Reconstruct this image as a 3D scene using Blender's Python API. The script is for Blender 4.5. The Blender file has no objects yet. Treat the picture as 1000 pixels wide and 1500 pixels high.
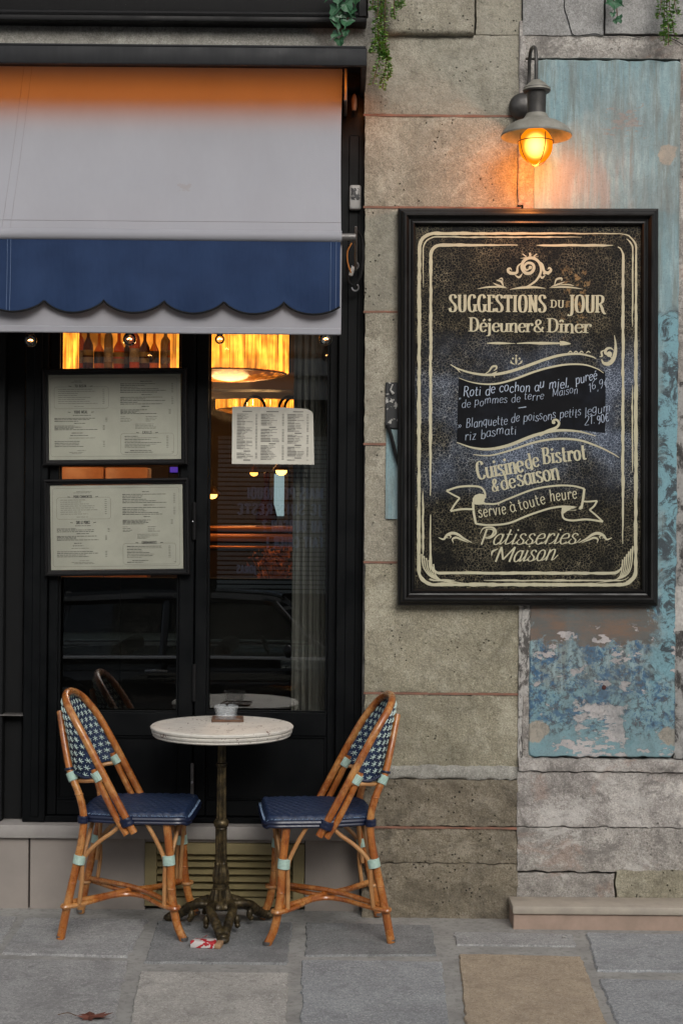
import bpy, bmesh, math, random
from mathutils import Vector, Matrix, noise
R = math.radians; PI = math.pi
random.seed(7)
S = bpy.context.scene
COL = S.collection

# ------------------------------------------------------------------ camera, sky, sun, exposure
F = 2235.0; HC = 1.49; ROLL = R(0.5)
cs, sn = math.cos(ROLL), math.sin(ROLL)
cam_d = bpy.data.cameras.new('camera'); cam = bpy.data.objects.new('camera', cam_d); COL.objects.link(cam)
cam.matrix_world = Matrix(((cs, -sn, 0, 0), (0, 0, -1, 0), (sn, cs, 0, HC), (0, 0, 0, 1)))
cam_d.sensor_fit = 'VERTICAL'; cam_d.sensor_height = 36; cam_d.sensor_width = 24
cam_d.lens = F / 1500 * 36; cam_d.clip_start = 0.02; cam_d.clip_end = 500
S.camera = cam

SUN_EL, SUN_ROT = 32, 165
world = bpy.data.worlds.new('World'); S.world = world; world.use_nodes = True
wn = world.node_tree.nodes; wl = world.node_tree.links
bg = wn['Background']; sky = wn.new('ShaderNodeTexSky'); sky.sky_type = 'NISHITA'
sky.sun_disc = False; sky.sun_elevation = R(SUN_EL); sky.sun_rotation = R(SUN_ROT)
sky.air_density = 1.0; sky.dust_density = 4.0; sky.ozone_density = 1.0
hs = wn.new('ShaderNodeHueSaturation'); hs.inputs['Saturation'].default_value = 0.35
wl.new(sky.outputs[0], hs.inputs['Color']); wl.new(hs.outputs[0], bg.inputs['Color'])
bg.inputs['Strength'].default_value = 0.13
sd = bpy.data.lights.new('sun', 'SUN'); sd.energy = 0.9; sd.angle = R(28); sd.color = (1, .97, .92)
sun = bpy.data.objects.new('sun', sd); COL.objects.link(sun)
# sky sun_rotation is measured clockwise from +Y
_a = R(SUN_ROT); _e = R(SUN_EL)
sdir = Vector((math.sin(_a) * math.cos(_e), math.cos(_a) * math.cos(_e), math.sin(_e)))
sun.rotation_euler = sdir.to_track_quat('Z', 'Y').to_euler()
sun.location = (0, -4, 12)
S.view_settings.view_transform = 'Standard'; S.view_settings.look = 'None'
S.view_settings.gamma = 1; S.view_settings.use_curve_mapping = False
S.view_settings.exposure = 0.12
S.render.engine = 'CYCLES'
S.cycles.max_bounces = 8; S.cycles.transparent_max_bounces = 16
S.cycles.sample_clamp_indirect = 3.0; S.cycles.use_denoising = True
S.cycles.caustics_reflective = False; S.cycles.caustics_refractive = False

# ------------------------------------------------------------------ pixel <-> place helpers
def W(px, py, Y):
    a = (px - 500) / F; b = (750 - py) / F
    return Vector(((a * cs - b * sn) * Y, Y, HC + (a * sn + b * cs) * Y))
def G(px, py, z=0.0):
    a = (px - 500) / F; b = (750 - py) / F
    d = (a * sn + b * cs); Y = (z - HC) / d
    return Vector(((a * cs - b * sn) * Y, Y, z))
def RC(x0, y0, x1, y1, Y):
    ym = (y0 + y1) / 2; xm = (x0 + x1) / 2
    return (W(x0, ym, Y).x, W(x1, ym, Y).x, W(xm, y1, Y).z, W(xm, y0, Y).z)

# ------------------------------------------------------------------ object helpers
ORG = {}
def root(name, loc, label, cat, group=None, rz=0):
    o = bpy.data.objects.new(name, None); COL.objects.link(o); o.location = loc
    o.rotation_euler = (0, 0, rz); o.empty_display_size = .05
    o['label'] = label; o['category'] = cat
    if group: o['group'] = group
    ORG[o.name] = Vector(loc)
    return o
def tag(o, label=None, cat=None, group=None, kind=None):
    if label: o['label'] = label
    if cat: o['category'] = cat
    if group: o['group'] = group
    if kind: o['kind'] = kind
    return o

class MB:
    def __init__(s): s.bm = bmesh.new()
    def box(s, x0, x1, y0, y1, z0, z1, bev=0.0, seg=1, M=None):
        if x0 > x1: x0, x1 = x1, x0
        if y0 > y1: y0, y1 = y1, y0
        if z0 > z1: z0, z1 = z1, z0
        c = bmesh.ops.create_cube(s.bm, size=1)['verts']
        for v in c: v.co = Vector((x0 + (v.co.x + .5) * (x1 - x0), y0 + (v.co.y + .5) * (y1 - y0), z0 + (v.co.z + .5) * (z1 - z0)))
        if bev > 0:
            es = set(e for v in c for e in v.link_edges)
            r = bmesh.ops.bevel(s.bm, geom=list(es), offset=bev, segments=seg, affect='EDGES', profile=.5)
            c = list(set(v for f in r['faces'] for v in f.verts) | set(v for v in c if v.is_valid))
        if M is not None:
            for v in c: v.co = M @ v.co
        return s
    def quad(s, *p):
        s.bm.faces.new([s.bm.verts.new(q) for q in p]); return s
    def tube(s, pts, r, n=10, cap=True, flat=1.0):
        pts = [Vector(p) for p in pts]
        rs = r if isinstance(r, (list, tuple)) else [r] * len(pts)
        rings = []; prev = None
        for i, p in enumerate(pts):
            t = (pts[min(i + 1, len(pts) - 1)] - pts[max(i - 1, 0)])
            if t.length < 1e-9: t = Vector((0, 0, 1))
            t.normalize()
            if prev is None:
                a = Vector((0, 0, 1)) if abs(t.z) < .9 else Vector((1, 0, 0))
                u = t.cross(a).normalized()
            else:
                u = (prev - t * prev.dot(t))
                u = u.normalized() if u.length > 1e-6 else t.orthogonal().normalized()
            prev = u; w = t.cross(u)
            rings.append([s.bm.verts.new(p + (u * math.cos(2 * PI * k / n) + w * math.sin(2 * PI * k / n) * flat) * rs[i]) for k in range(n)])
        for A, B in zip(rings, rings[1:]):
            for k in range(n): s.bm.faces.new((A[k], A[(k + 1) % n], B[(k + 1) % n], B[k]))
        if cap:
            s.bm.faces.new(rings[0][::-1]); s.bm.faces.new(rings[-1])
        return s
    def lathe(s, prof, c=(0, 0, 0), n=32, M=None, flute=None):
        c = Vector(c); rings = []
        for (r, z) in prof:
            ring = []
            for k in range(n):
                a = 2 * PI * k / n; rr = r
                if flute: rr = r * (1 + flute[1] * math.cos(a * flute[0]))
                v = Vector((rr * math.cos(a), rr * math.sin(a), z))
                if M is not None: v = M @ v
                ring.append(s.bm.verts.new(c + v))
            rings.append(ring)
        for A, B in zip(rings, rings[1:]):
            for k in range(n): s.bm.faces.new((A[k], A[(k + 1) % n], B[(k + 1) % n], B[k]))
        for ring, (r, z), fl in ((rings[0], prof[0], 1), (rings[-1], prof[-1], 0)):
            if r > 1e-5: s.bm.faces.new(ring[::-1] if fl else ring)
        return s
    def grid(s, fn, nu, nv, closed=False):
        g = [[s.bm.verts.new(fn(i / nu, j / nv)) for j in range(nv + 1)] for i in range(nu + 1)]
        for i in range(nu):
            for j in range(nv): s.bm.faces.new((g[i][j], g[i + 1][j], g[i + 1][j + 1], g[i][j + 1]))
        return g
    def ball(s, c, r, seg=12, sx=1, sy=1, sz=1):
        v = bmesh.ops.create_uvsphere(s.bm, u_segments=seg, v_segments=max(6, seg // 2 + 2), radius=r)['verts']
        for q in v: q.co = Vector((q.co.x * sx, q.co.y * sy, q.co.z * sz)) + Vector(c)
        return s
    def build(s, name, m, parent=None, smooth=True, kind=None, ang=35, fix=True):
        if fix: bmesh.ops.recalc_face_normals(s.bm, faces=s.bm.faces)
        me = bpy.data.meshes.new(name)
        if parent is not None:
            o0 = ORG.get(parent.name, Vector((0, 0, 0)))
            if o0.length > 0: bmesh.ops.translate(s.bm, verts=s.bm.verts, vec=-o0)
        s.bm.to_mesh(me); s.bm.free()
        if smooth:
            me.shade_smooth()
            try: me.set_sharp_from_angle(angle=R(ang))
            except Exception: pass
        if m: me.materials.append(m)
        o = bpy.data.objects.new(name, me); COL.objects.link(o)
        if parent is not None:
            o.parent = parent; ORG[o.name] = ORG.get(parent.name, Vector((0, 0, 0)))
        elif kind: o['kind'] = kind
        if kind: o['kind'] = kind
        return o

def spline(P, n=8):
    P = [Vector(p) for p in P]
    if len(P) < 3: return P
    out = []
    for i in range(len(P) - 1):
        p0 = P[i - 1] if i else P[0] * 2 - P[1]
        p1, p2 = P[i], P[i + 1]
        p3 = P[i + 2] if i + 2 < len(P) else P[-1] * 2 - P[-2]
        for k in range(n):
            t = k / n
            out.append(.5 * ((2 * p1) + (p2 - p0) * t + (2 * p0 - 5 * p1 + 4 * p2 - p3) * t * t + (3 * p1 - p0 - 3 * p2 + p3) * t ** 3))
    out.append(P[-1]); return out

# ------------------------------------------------------------------ materials
class NT:
    def __init__(s, name):
        s.m = bpy.data.materials.new(name); s.m.use_nodes = True
        s.n = s.m.node_tree.nodes; s.l = s.m.node_tree.links
        s.b = s.n['Principled BSDF']; s.out = s.n['Material Output']
        s.tc = None
    def coord(s, kind='Object', scale=(1, 1, 1)):
        if kind == 'World':
            g = s.n.new('ShaderNodeNewGeometry').outputs['Position']
        else:
            g = s.n.new('ShaderNodeTexCoord').outputs[kind]
        mp = s.n.new('ShaderNodeMapping'); mp.inputs['Scale'].default_value = scale
        s.l.new(g, mp.inputs['Vector']); return mp.outputs[0]
    def noise(s, v, scale, detail=4, rough=.6, dist=0):
        t = s.n.new('ShaderNodeTexNoise'); s.l.new(v, t.inputs['Vector'])
        t.inputs['Scale'].default_value = scale; t.inputs['Detail'].default_value = detail
        t.inputs['Roughness'].default_value = rough; t.inputs['Distortion'].default_value = dist
        return t.outputs['Fac']
    def voro(s, v, scale, feat='F1', rnd=1):
        t = s.n.new('ShaderNodeTexVoronoi'); t.feature = feat; s.l.new(v, t.inputs['Vector'])
        t.inputs['Scale'].default_value = scale; t.inputs['Randomness'].default_value = rnd
        return t.outputs['Distance']
    def ramp(s, f, a, b, lo=0., hi=1.):
        t = s.n.new('ShaderNodeMapRange'); s.l.new(f, t.inputs[0])
        t.inputs[1].default_value = a; t.inputs[2].default_value = b
        t.inputs[3].default_value = lo; t.inputs[4].default_value = hi
        return t.outputs[0]
    def math(s, op, a, b=None, clamp=False):
        t = s.n.new('ShaderNodeMath'); t.operation = op; t.use_clamp = clamp
        for i, q in enumerate((a, b)):
            if q is None: continue
            if isinstance(q, (int, float)): t.inputs[i].default_value = q
            else: s.l.new(q, t.inputs[i])
        return t.outputs[0]
    def mix(s, f, a, b):
        t = s.n.new('ShaderNodeMix'); t.data_type = 'RGBA'
        if isinstance(f, (int, float)): t.inputs[0].default_value = f
        else: s.l.new(f, t.inputs[0])
        for i, q in ((6, a), (7, b)):
            if isinstance(q, (tuple, list)): t.inputs[i].default_value = (*q[:3], 1)
            else: s.l.new(q, t.inputs[i])
        return t.outputs[2]
    def sep(s, v):
        t = s.n.new('ShaderNodeSeparateXYZ'); s.l.new(v, t.inputs[0]); return t.outputs
    def boxmask(s, v, x0, x1, z0, z1, soft=.02, warp=None, amp=.0):
        o = s.sep(v); x, z = o[0], o[2]
        d = s.math('MINIMUM', s.math('MINIMUM', s.math('SUBTRACT', x, x0), s.math('SUBTRACT', x1, x)),
                   s.math('MINIMUM', s.math('SUBTRACT', z, z0), s.math('SUBTRACT', z1, z)))
        if warp is not None: d = s.math('ADD', d, s.math('MULTIPLY', s.math('SUBTRACT', warp, .5), amp))
        return s.math('MULTIPLY', s.math('ADD', d, 0), 1.0 / soft, clamp=True)
    def bump(s, h, strength=.5, dist=.01, prev=None):
        t = s.n.new('ShaderNodeBump'); s.l.new(h, t.inputs['Height'])
        t.inputs['Strength'].default_value = strength; t.inputs['Distance'].default_value = dist
        if prev is not None: s.l.new(prev, t.inputs['Normal'])
        return t.outputs[0]
    def set(s, col=None, rough=None, metal=None, nrm=None, **k):
        b = s.b
        for key, q in (('Base Color', col), ('Roughness', rough), ('Metallic', metal), ('Normal', nrm)):
            if q is None: continue
            if isinstance(q, (tuple, list)): b.inputs[key].default_value = (*q[:3], 1)
            elif isinstance(q, (int, float)): b.inputs[key].default_value = q
            else: s.l.new(q, b.inputs[key])
        for key, q in k.items():
            b.inputs[key.replace('_', ' ')].default_value = q
        return s.m

def mat(name, c1, c2=None, scale=8, rough=.6, metal=0, bump=.0, bscale=60, bdist=.002, stretch=(1, 1, 1), lo=.35, hi=.65, kind='Object', rvar=.1, **k):
    t = NT(name); v = t.coord(kind, stretch)
    col = c1
    if c2 is not None: col = t.mix(t.ramp(t.noise(v, scale, 6, .65), lo, hi), c1, c2)
    rg = rough
    if rvar: rg = t.ramp(t.noise(v, scale * 2.3, 4), .3, .7, max(0, rough - rvar), min(1, rough + rvar))
    nr = t.bump(t.noise(v, bscale, 5, .65), bump, bdist) if bump else None
    return t.set(col, rg, metal, nr, **k)
def emis(name, c, s):
    t = NT(name); t.set((0, 0, 0), .5); t.b.inputs['Emission Color'].default_value = (*c, 1)
    t.b.inputs['Emission Strength'].default_value = s; return t.m
def thin_glass(name, tint=(1, 1, 1), ior=1.5, rough=0.0, refl=(1, 1, 1), boost=1.0):
    t = NT(name); t.n.remove(t.b)
    tr = t.n.new('ShaderNodeBsdfTransparent'); tr.inputs[0].default_value = (*tint, 1)
    gl = t.n.new('ShaderNodeBsdfGlossy'); gl.inputs['Roughness'].default_value = rough; gl.inputs[0].default_value = (*refl, 1)
    fr = t.n.new('ShaderNodeFresnel'); fr.inputs[0].default_value = ior
    f = t.math('MULTIPLY', fr.outputs[0], boost, clamp=True)
    mx = t.n.new('ShaderNodeMixShader'); t.l.new(f, mx.inputs[0]); t.l.new(tr.outputs[0], mx.inputs[1]); t.l.new(gl.outputs[0], mx.inputs[2])
    t.l.new(mx.outputs[0], t.out.inputs[0]); return t.m

def stone_mat(name, c1, c2, c3, dirt=(.05, .045, .035), pits=1.0, dirt_amt=.6, bmp=.9, scale=1.0, worn=False):
    t = NT(name); v = t.coord('World')
    big = t.noise(v, 3.1 * scale, 5, .6, .6); mid = t.noise(v, 14 * scale, 6, .7); fine = t.noise(v, 120, 4, .7)
    col = t.mix(t.ramp(big, .4, .62), c1, c2)
    col = t.mix(t.ramp(mid, .5, .68), col, c3)
    col = t.mix(t.math('MULTIPLY', t.ramp(t.noise(v, 75, 5, .8), .50, .66), .45), col, tuple(x * .45 for x in c1))
    col = t.mix(t.math('MULTIPLY', t.ramp(t.noise(v, 88, 5, .8), .54, .70), .40), col, tuple(min(.7, x * 1.55) for x in c3))
    # pecked tooling, pale scuffs and worn patches
    m40 = t.noise(t.coord('World', (1, 1, .7)), 36, 7, .8, .3)
    col = t.mix(t.math('MULTIPLY', t.ramp(m40, .50, .62), .32), col, tuple(x * .62 for x in c2))
    col = t.mix(t.math('MULTIPLY', t.ramp(m40, .47, .36), .25), col, tuple(min(.75, x * 1.25) for x in c3))
    pl_ = t.ramp(t.noise(v, 4.3 * scale, 8, .7, .5), .56, .62)
    col = t.mix(t.math('MULTIPLY', pl_, .55), col, tuple(min(.75, x * 1.18) for x in c3))
    gr1 = t.noise(v, 190, 3, .85)
    col = t.mix(t.math('MULTIPLY', t.ramp(gr1, .53, .62), .55), col, tuple(x * .42 for x in c2))
    col = t.mix(t.math('MULTIPLY', t.ramp(gr1, .46, .38), .45), col, tuple(min(.8, x * 1.4) for x in c3))
    if worn:
        wr = t.noise(t.coord('World', (.8, 1, 1)), 5.5, 11, .74, .5)
        col = t.mix(t.math('MULTIPLY', t.ramp(wr, .52, .57), .8), col, (.20, .185, .17))
        col = t.mix(t.math('MULTIPLY', t.ramp(wr, .45, .41), .6), col, (.60, .575, .54))
        pk = t.noise(v, 4, 8, .7, .9); col = t.mix(t.math('MULTIPLY', t.ramp(pk, .56, .62), .35), col, (.36, .22, .16))
    blo = t.noise(t.coord('World', (.8, 1, 1.2)), 2.4 * scale, 10, .72, .3)
    col = t.mix(t.math('MULTIPLY', t.ramp(blo, .50, .60), dirt_amt * .8), col, tuple(x * .55 for x in c2))
    # dark grime blotches and pits
    gr = t.math('MULTIPLY', t.ramp(t.noise(v, 6.5 * scale, 9, .75, .8), .52, .72), dirt_amt)
    col = t.mix(gr, col, dirt)
    vs = t.coord('World', (1, 1, .22))
    run = t.math('MULTIPLY', t.ramp(t.noise(vs, 11, 6, .65, .4), .55, .75), dirt_amt * .55)
    col = t.mix(run, col, dirt)
    pv = t.voro(v, 48)
    pm_ = t.math('MULTIPLY', t.ramp(pv, .10, .2, 1, 0), t.ramp(t.noise(v, 9, 3), .5, .6))
    col = t.mix(t.math('MULTIPLY', pm_, pits * .8), col, tuple(x * .3 for x in dirt))
    h = t.math('ADD', t.math('MULTIPLY', mid, .8), t.math('MULTIPLY', t.noise(v, 55, 6, .75), .6))
    h = t.math('SUBTRACT', h, t.math('MULTIPLY', pm_, .6))
    n = t.bump(h, bmp, .012)
    n = t.bump(fine, .35, .004, n)
    return t.set(col, .93, 0, n, Specular_IOR_Level=.25)

M = {}
M['stone_up'] = stone_mat('stone_upper', (.37, .34, .265), (.30, .275, .215), (.43, .40, .325), dirt_amt=.45)
M['stone_up2'] = stone_mat('stone_upper_b', (.34, .32, .255), (.39, .365, .30), (.28, .26, .205), dirt_amt=.5, scale=1.3)
M['stone_mid'] = stone_mat('stone_middle', (.36, .33, .245), (.29, .265, .19), (.44, .41, .32), dirt_amt=.5, scale=.9)
M['stone_low'] = stone_mat('stone_low', (.25, .215, .155), (.20, .17, .125), (.31, .275, .215), dirt_amt=.65, bmp=1.0, dirt=(.05, .045, .04))
M['stone_grey'] = stone_mat('stone_grey', (.39, .36, .325), (.30, .28, .255), (.50, .47, .43), dirt_amt=.6, dirt=(.10, .092, .085), pits=.4, worn=True)
M['stone_light'] = stone_mat('stone_light', (.46, .43, .40), (.37, .34, .315), (.57, .54, .50), dirt_amt=.6, dirt=(.13, .118, .108), pits=.3, worn=True)
M['smooth_grey'] = stone_mat('smooth_render', (.30, .295, .285), (.26, .255, .245), (.34, .335, .325), dirt_amt=.3, dirt=(.12, .11, .10), pits=0, bmp=.3)
M['band'] = stone_mat('band_stone', (.36, .35, .31), (.29, .28, .25), (.42, .41, .37), dirt_amt=.5, dirt=(.08, .075, .065), pits=.2, bmp=.4)
M['cement'] = stone_mat('cement', (.24, .23, .21), (.17, .16, .15), (.33, .32, .30), dirt_amt=.85, dirt=(.05, .047, .045), pits=.3, bmp=.8)
M['white_plaster'] = stone_mat('white_plaster', (.42, .41, .385), (.34, .33, .31), (.5, .49, .46), dirt_amt=.45, dirt=(.14, .13, .12), pits=.2, bmp=.6)
def peeled(name, a, b, lo, hi, sc=30):
    t = NT(name); v = t.coord('World'); v2 = t.coord('World', (1, 1, .55))
    col = t.mix(t.ramp(t.noise(v2, sc, 9, .75, .4), lo, hi), a, b)
    col = t.mix(t.math('MULTIPLY', t.ramp(t.noise(v, 70, 5, .7), .45, .65), .4), col, (.2, .19, .175))
    return t.set(col, .95, 0, t.bump(t.noise(v, sc * 1.5, 8, .75), .9, .008), Specular_IOR_Level=.2)
M['peel_strip'] = peeled('peeled_white_strip', (.50, .48, .45), (.10, .094, .088), .50, .56)
M['peel_edge'] = peeled('peeled_edge', (.34, .335, .32), (.055, .052, .05), .48, .56, 18)
M['peel_white'] = peeled('peeled_white', (.52, .50, .47), (.13, .12, .11), .58, .66, 22)
M['red_mortar'] = mat('red_mortar', (.26, .12, .08), (.19, .11, .08), 22, .9, 0, .5, 90, .003, kind='World')
M['plinth'] = mat('plinth_slab_stone', (.33, .29, .26), (.28, .25, .225), 5, .55, 0, .06, 240, .001, kind='World')
M['cap'] = mat('plinth_cap_stone', (.36, .34, .32), (.29, .27, .255), 9, .6, 0, .1, 160, .001, kind='World')
M['step_stone'] = mat('step_stone', (.40, .29, .23), (.31, .23, .18), 12, .7, 0, .25, 140, .002, kind='World')
M['step_top'] = mat('step_top_stone', (.44, .39, .32), (.35, .31, .26), 12, .7, 0, .25, 140, .002, kind='World')

def black_paint(name, c=(.0030, .0036, .0042), rough=.40, wear=.18, spec=.14):
    t = NT(name); v = t.coord('World')
    vs = t.coord('World', (1, 1, .08))
    col = t.mix(t.math('MULTIPLY', t.ramp(t.noise(vs, 60, 5), .45, .8), .3), c, tuple(x * 1.8 + .001 for x in c))
    scr = t.math('MULTIPLY', t.ramp(t.noise(v, 170, 2, .5), .74, .78), wear)
    col = t.mix(scr, col, (.16, .15, .14))
    rg = t.ramp(t.noise(v, 9, 6), .3, .7, rough - .1, rough + .18)
    return t.set(col, rg, 0, t.bump(t.noise(vs, 90, 4), .08, .002), Specular_IOR_Level=spec)
M['black'] = black_paint('black_joinery_paint')
M['black2'] = black_paint('black_frame_paint', (.009, .009, .0095), .45, .5)
M['blackpanel'] = black_paint('black_panel', (.009, .0095, .010), .6, .1)
M['fascia'] = black_paint('awning_box_metal', (.020, .021, .023), .5, .3)
M['chrome'] = mat('steel', (.5, .5, .52), None, rough=.3, metal=1)
M['dullmetal'] = mat('dull_metal', (.16, .15, .145), (.22, .21, .2), 30, .5, .7)
M['glass'] = thin_glass('window_glass', (.93, .95, .94), 1.52, boost=2.1)
M['clearglass'] = thin_glass('clear_glass', (.9, .93, .93), 1.5, boost=1.6)
M['frameglass'] = thin_glass('menu_glass', (.93, .94, .93), 1.4, boost=.7)
# ------------------------------------------------------------------ large structure
YD = 5.745   # door joinery face
YG = 5.79    # glass plane
YP = 5.71    # plinth face
YC = 5.636    # pier stone face
YR = 5.62    # right wall face

def jig(x, y, z, s, a): return noise.fractal(Vector((x * s, y * s, z * s)), .8, 2.0, 4) * a
def block(name, par, m, px0, py0, px1, py1, Y, gap=.0035, amp=.003, dep=.10, edge=.0022, fr=7, poly=None, skew=0):
    """one stone of a wall: dense uneven front face, worn rounded arrises, real depth"""
    x0, x1, z0, z1 = RC(px0, py0, px1, py1, Y)
    x0 += gap; x1 -= gap; z0 += gap; z1 -= gap
    nx = max(4, min(90, int((x1 - x0) / .009))); nz = max(4, min(90, int((z1 - z0) / .009)))
    sd_ = random.random() * 50
    mb = MB()
    def fn(u, v):
        x = x0 + (x1 - x0) * u; z = z0 + (z1 - z0) * v
        e = min(u * (x1 - x0), (1 - u) * (x1 - x0), v * (z1 - z0), (1 - v) * (z1 - z0))
        y = Y - jig(x, sd_, z, fr, amp) - jig(x, sd_, z, fr * 5, amp * .45)
        r = edge * (1 + .8 * noise.noise(Vector((x * 12, sd_, z * 12))))
        if e < r: y += (r - e) ** 2 / max(r, 1e-5) * .9
        wob = (.0045 if (Y < YR + .02 and z1 < 1.0) else .0022) if e < .004 else 0
        return Vector((x + wob * noise.fractal(Vector((x * 26, 3, z * 26)), .6, 2.1, 4), y, z + wob * noise.fractal(Vector((z * 26, 9, x * 26)), .6, 2.1, 4)))
    g = mb.grid(fn, nx, nz)
    bord = [g[i][0] for i in range(nx + 1)] + [g[nx][j] for j in range(1, nz + 1)] + [g[i][nz] for i in range(nx - 1, -1, -1)] + [g[0][j] for j in range(nz - 1, 0, -1)]
    back = [mb.bm.verts.new((v.co.x, Y + dep, v.co.z)) for v in bord]
    for i in range(len(bord)):
        j = (i + 1) % len(bord); mb.bm.faces.new((bord[i], bord[j], back[j], back[i]))
    return mb.build(name, m, par, ang=60)

# ---- ground: pavement base (mortar) sloping gently to the kerb behind the camera, road
t = NT('pavement_mortar'); v = t.coord('World')
col = t.mix(t.ramp(t.noise(v, 7, 6), .4, .65), (.34, .335, .315), (.26, .255, .24))
col = t.mix(t.math('MULTIPLY', t.ramp(t.noise(v, 45, 6, .7), .5, .7), .6), col, (.12, .115, .105))
M['mortar'] = t.set(col, .92, 0, t.bump(t.noise(v, 110, 5, .7), .5, .004))
t = NT('asphalt'); v = t.coord('World')
col = t.mix(t.ramp(t.noise(v, 90, 5, .7), .35, .65), (.042, .042, .044), (.075, .075, .077))
M['asphalt'] = t.set(col, .85, 0, t.bump(t.noise(v, 160, 4, .7), .6, .004))
mb = MB()
prof = [(8.0, -.004), (4.1, -.004), (-.4, -.284)]
for (ya, za), (yb, zb) in zip(prof, prof[1:]):
    mb.quad((-40, ya, za), (40, ya, za), (40, yb, zb), (-40, yb, zb))
pavement = mb.build('pavement', M['mortar'], kind='structure', smooth=False)
mb = MB(); mb.quad((-150, -.60, -.42), (150, -.60, -.42), (150, -120, -.42), (-150, -120, -.42))
mb.build('road', M['asphalt'], kind='structure', smooth=False)
mb = MB()
for i in range(-14, 14): mb.box(i * 1.0 + .004, i * 1.0 + .996, -.60, -.40, -.60, -.284 + .004, .012, 2)
mb.build('kerb', M['cap'], kind='structure')

def slab_mat(name, c1, c2, spk, rough=.9):
    t = NT(name); v = t.coord('World')
    col = t.mix(t.ramp(t.noise(v, 3.5, 6, .65, .5), .38, .64), c1, c2)
    col = t.mix(t.math('MULTIPLY', t.ramp(t.noise(v, 105, 4, .85), .52, .60), .75), col, spk)
    col = t.mix(t.math('MULTIPLY', t.ramp(t.noise(v, 130, 4, .85), .53, .62), .75), col, tuple(q * .38 for q in c1))
    col = t.mix(t.math('MULTIPLY', t.ramp(t.noise(v, 11, 9, .75, .6), .50, .68), .55), col, tuple(q * .5 for q in c2))
    col = t.mix(t.math('MULTIPLY', t.ramp(t.noise(v, 260, 3, .85), .52, .60), .45), col, tuple(q * .45 for q in c1))
    st_ = t.noise(t.coord('World', (1, .6, 1)), 2.2, 8, .7, .4)
    col = t.mix(t.math('MULTIPLY', t.ramp(st_, .50, .66), .5), col, tuple(q * .62 for q in c2))
    dots = t.math('MULTIPLY', t.ramp(t.voro(v, 9), .09, .11, 1, 0), .55)
    col = t.mix(dots, col, tuple(q * .55 for q in c1))
    return t.set(col, rough, 0, t.bump(t.noise(v, 130, 6, .8), .75, .005), Specular_IOR_Level=.3)
SM = [slab_mat('granite_blue_grey', (.37, .385, .395), (.31, .32, .33), (.58, .59, .59)),
      slab_mat('granite_grey', (.39, .39, .385), (.325, .322, .318), (.60, .59, .57)),
      slab_mat('granite_speckled', (.50, .48, .44), (.41, .39, .36), (.72, .70, .66)),
      slab_mat('granite_brown', (.49, .395, .285), (.40, .32, .235), (.56, .48, .38)),
      slab_mat('granite_dark', (.28, .285, .285), (.225, .23, .23), (.42, .42, .41))]
def slab(pts, m, dz=0.0, jag=.004):
    """paving stone from its four corner points on the ground"""
    n = len(pts); out = []
    for i in range(n):
        a, b = pts[i], pts[(i + 1) % n]; L = (b - a).length; k = max(2, int(L / .012))
        nrm = Vector((-(b - a).y, (b - a).x, 0)).normalized()
        for j in range(k):
            p = a.lerp(b, j / k)
            w = jag * noise.fractal(Vector((p.x * 22, p.y * 22, 3)), .7, 2, 4) * 1.6
            out.append(p + nrm * w)
    c = sum(out, Vector()) / len(out); mb = MB()
    def zz(p): return dz if p.y > 4.1 else dz - (4.1 - p.y) * .28 / 4.5
    top = [mb.bm.verts.new(((p.x - c.x) * .985 + c.x, c.y + (p.y - c.y) * .985, zz(p) + .0025)) for p in out]
    edge = [mb.bm.verts.new((p.x, p.y, zz(p) - .003)) for p in out]
    low = [mb.bm.verts.new((p.x, p.y, zz(p) - .03)) for p in out]
    mb.bm.faces.new(top)
    for A, B in ((top, edge), (edge, low)):
        for i in range(len(A)):
            j = (i + 1) % len(A); mb.bm.faces.new((A[i], A[j], B[j], B[i]))
    return mb.build('paving_slab', m, pavement, smooth=False)
def gp(*l): return [G(x, y) for x, y in l]
slab(gp((-170, 1341), (26, 1343), (-8, 1396), (-230, 1394)), SM[1])
slab(gp((38, 1345), (217, 1348), (187, 1402), (3, 1397)), SM[1], .001)
slab(gp((232, 1350), (428, 1352), (420, 1412), (212, 1410)), SM[4], .001)
slab(gp((448, 1352), (630, 1356), (640, 1399), (447, 1400)), SM[4])
slab(gp((664, 1366), (838, 1369), (843, 1386), (668, 1384)), SM[1])
slab(gp((858, 1367), (1130, 1372), (1190, 1424), (873, 1422)), SM[0], .001)
slab(gp((-260, 1402), (188, 1408), (152, 1560), (-420, 1548)), SM[1], .001)
slab(gp((206, 1424), (421, 1426), (416, 1560), (178, 1558)), SM[2], .002)
slab(gp((442, 1406), (647, 1409), (664, 1560), (440, 1558)), SM[0])
slab(gp((672, 1398), (850, 1402), (912, 1565), (688, 1562)), SM[3], .002)
slab(gp((876, 1434), (1200, 1440), (1330, 1575), (930, 1570)), SM[0])
# slabs further towards the kerb and to both sides (outside the frame)
for r in range(6):
    ya = 4.0 - r * .6
    off = .3 * (r % 2)
    for i in range(-5, 6):
        x = i * .56 + off
        slab([Vector((x, ya - .585, 0)), Vector((x + .54, ya - .585, 0)), Vector((x + .54, ya, 0)), Vector((x, ya, 0))][::-1], SM[(i * 3 + r) % 3])

# ---- stone wall (pier beside the shopfront + older wall on the right)
wall = root('stone_wall', (W(770, 1340, YC).x, YC, 0), 'weathered beige stone pier and patched grey wall right of the black shopfront', 'wall')
mb = MB(); x0 = W(533, 700, 5.7).x
mb.box(x0, 4.5, 5.705, 6.0, -.2, 9.0)
mb.build('wall_core', M['cement'], wall, smooth=False)
XJ = 764
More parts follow.
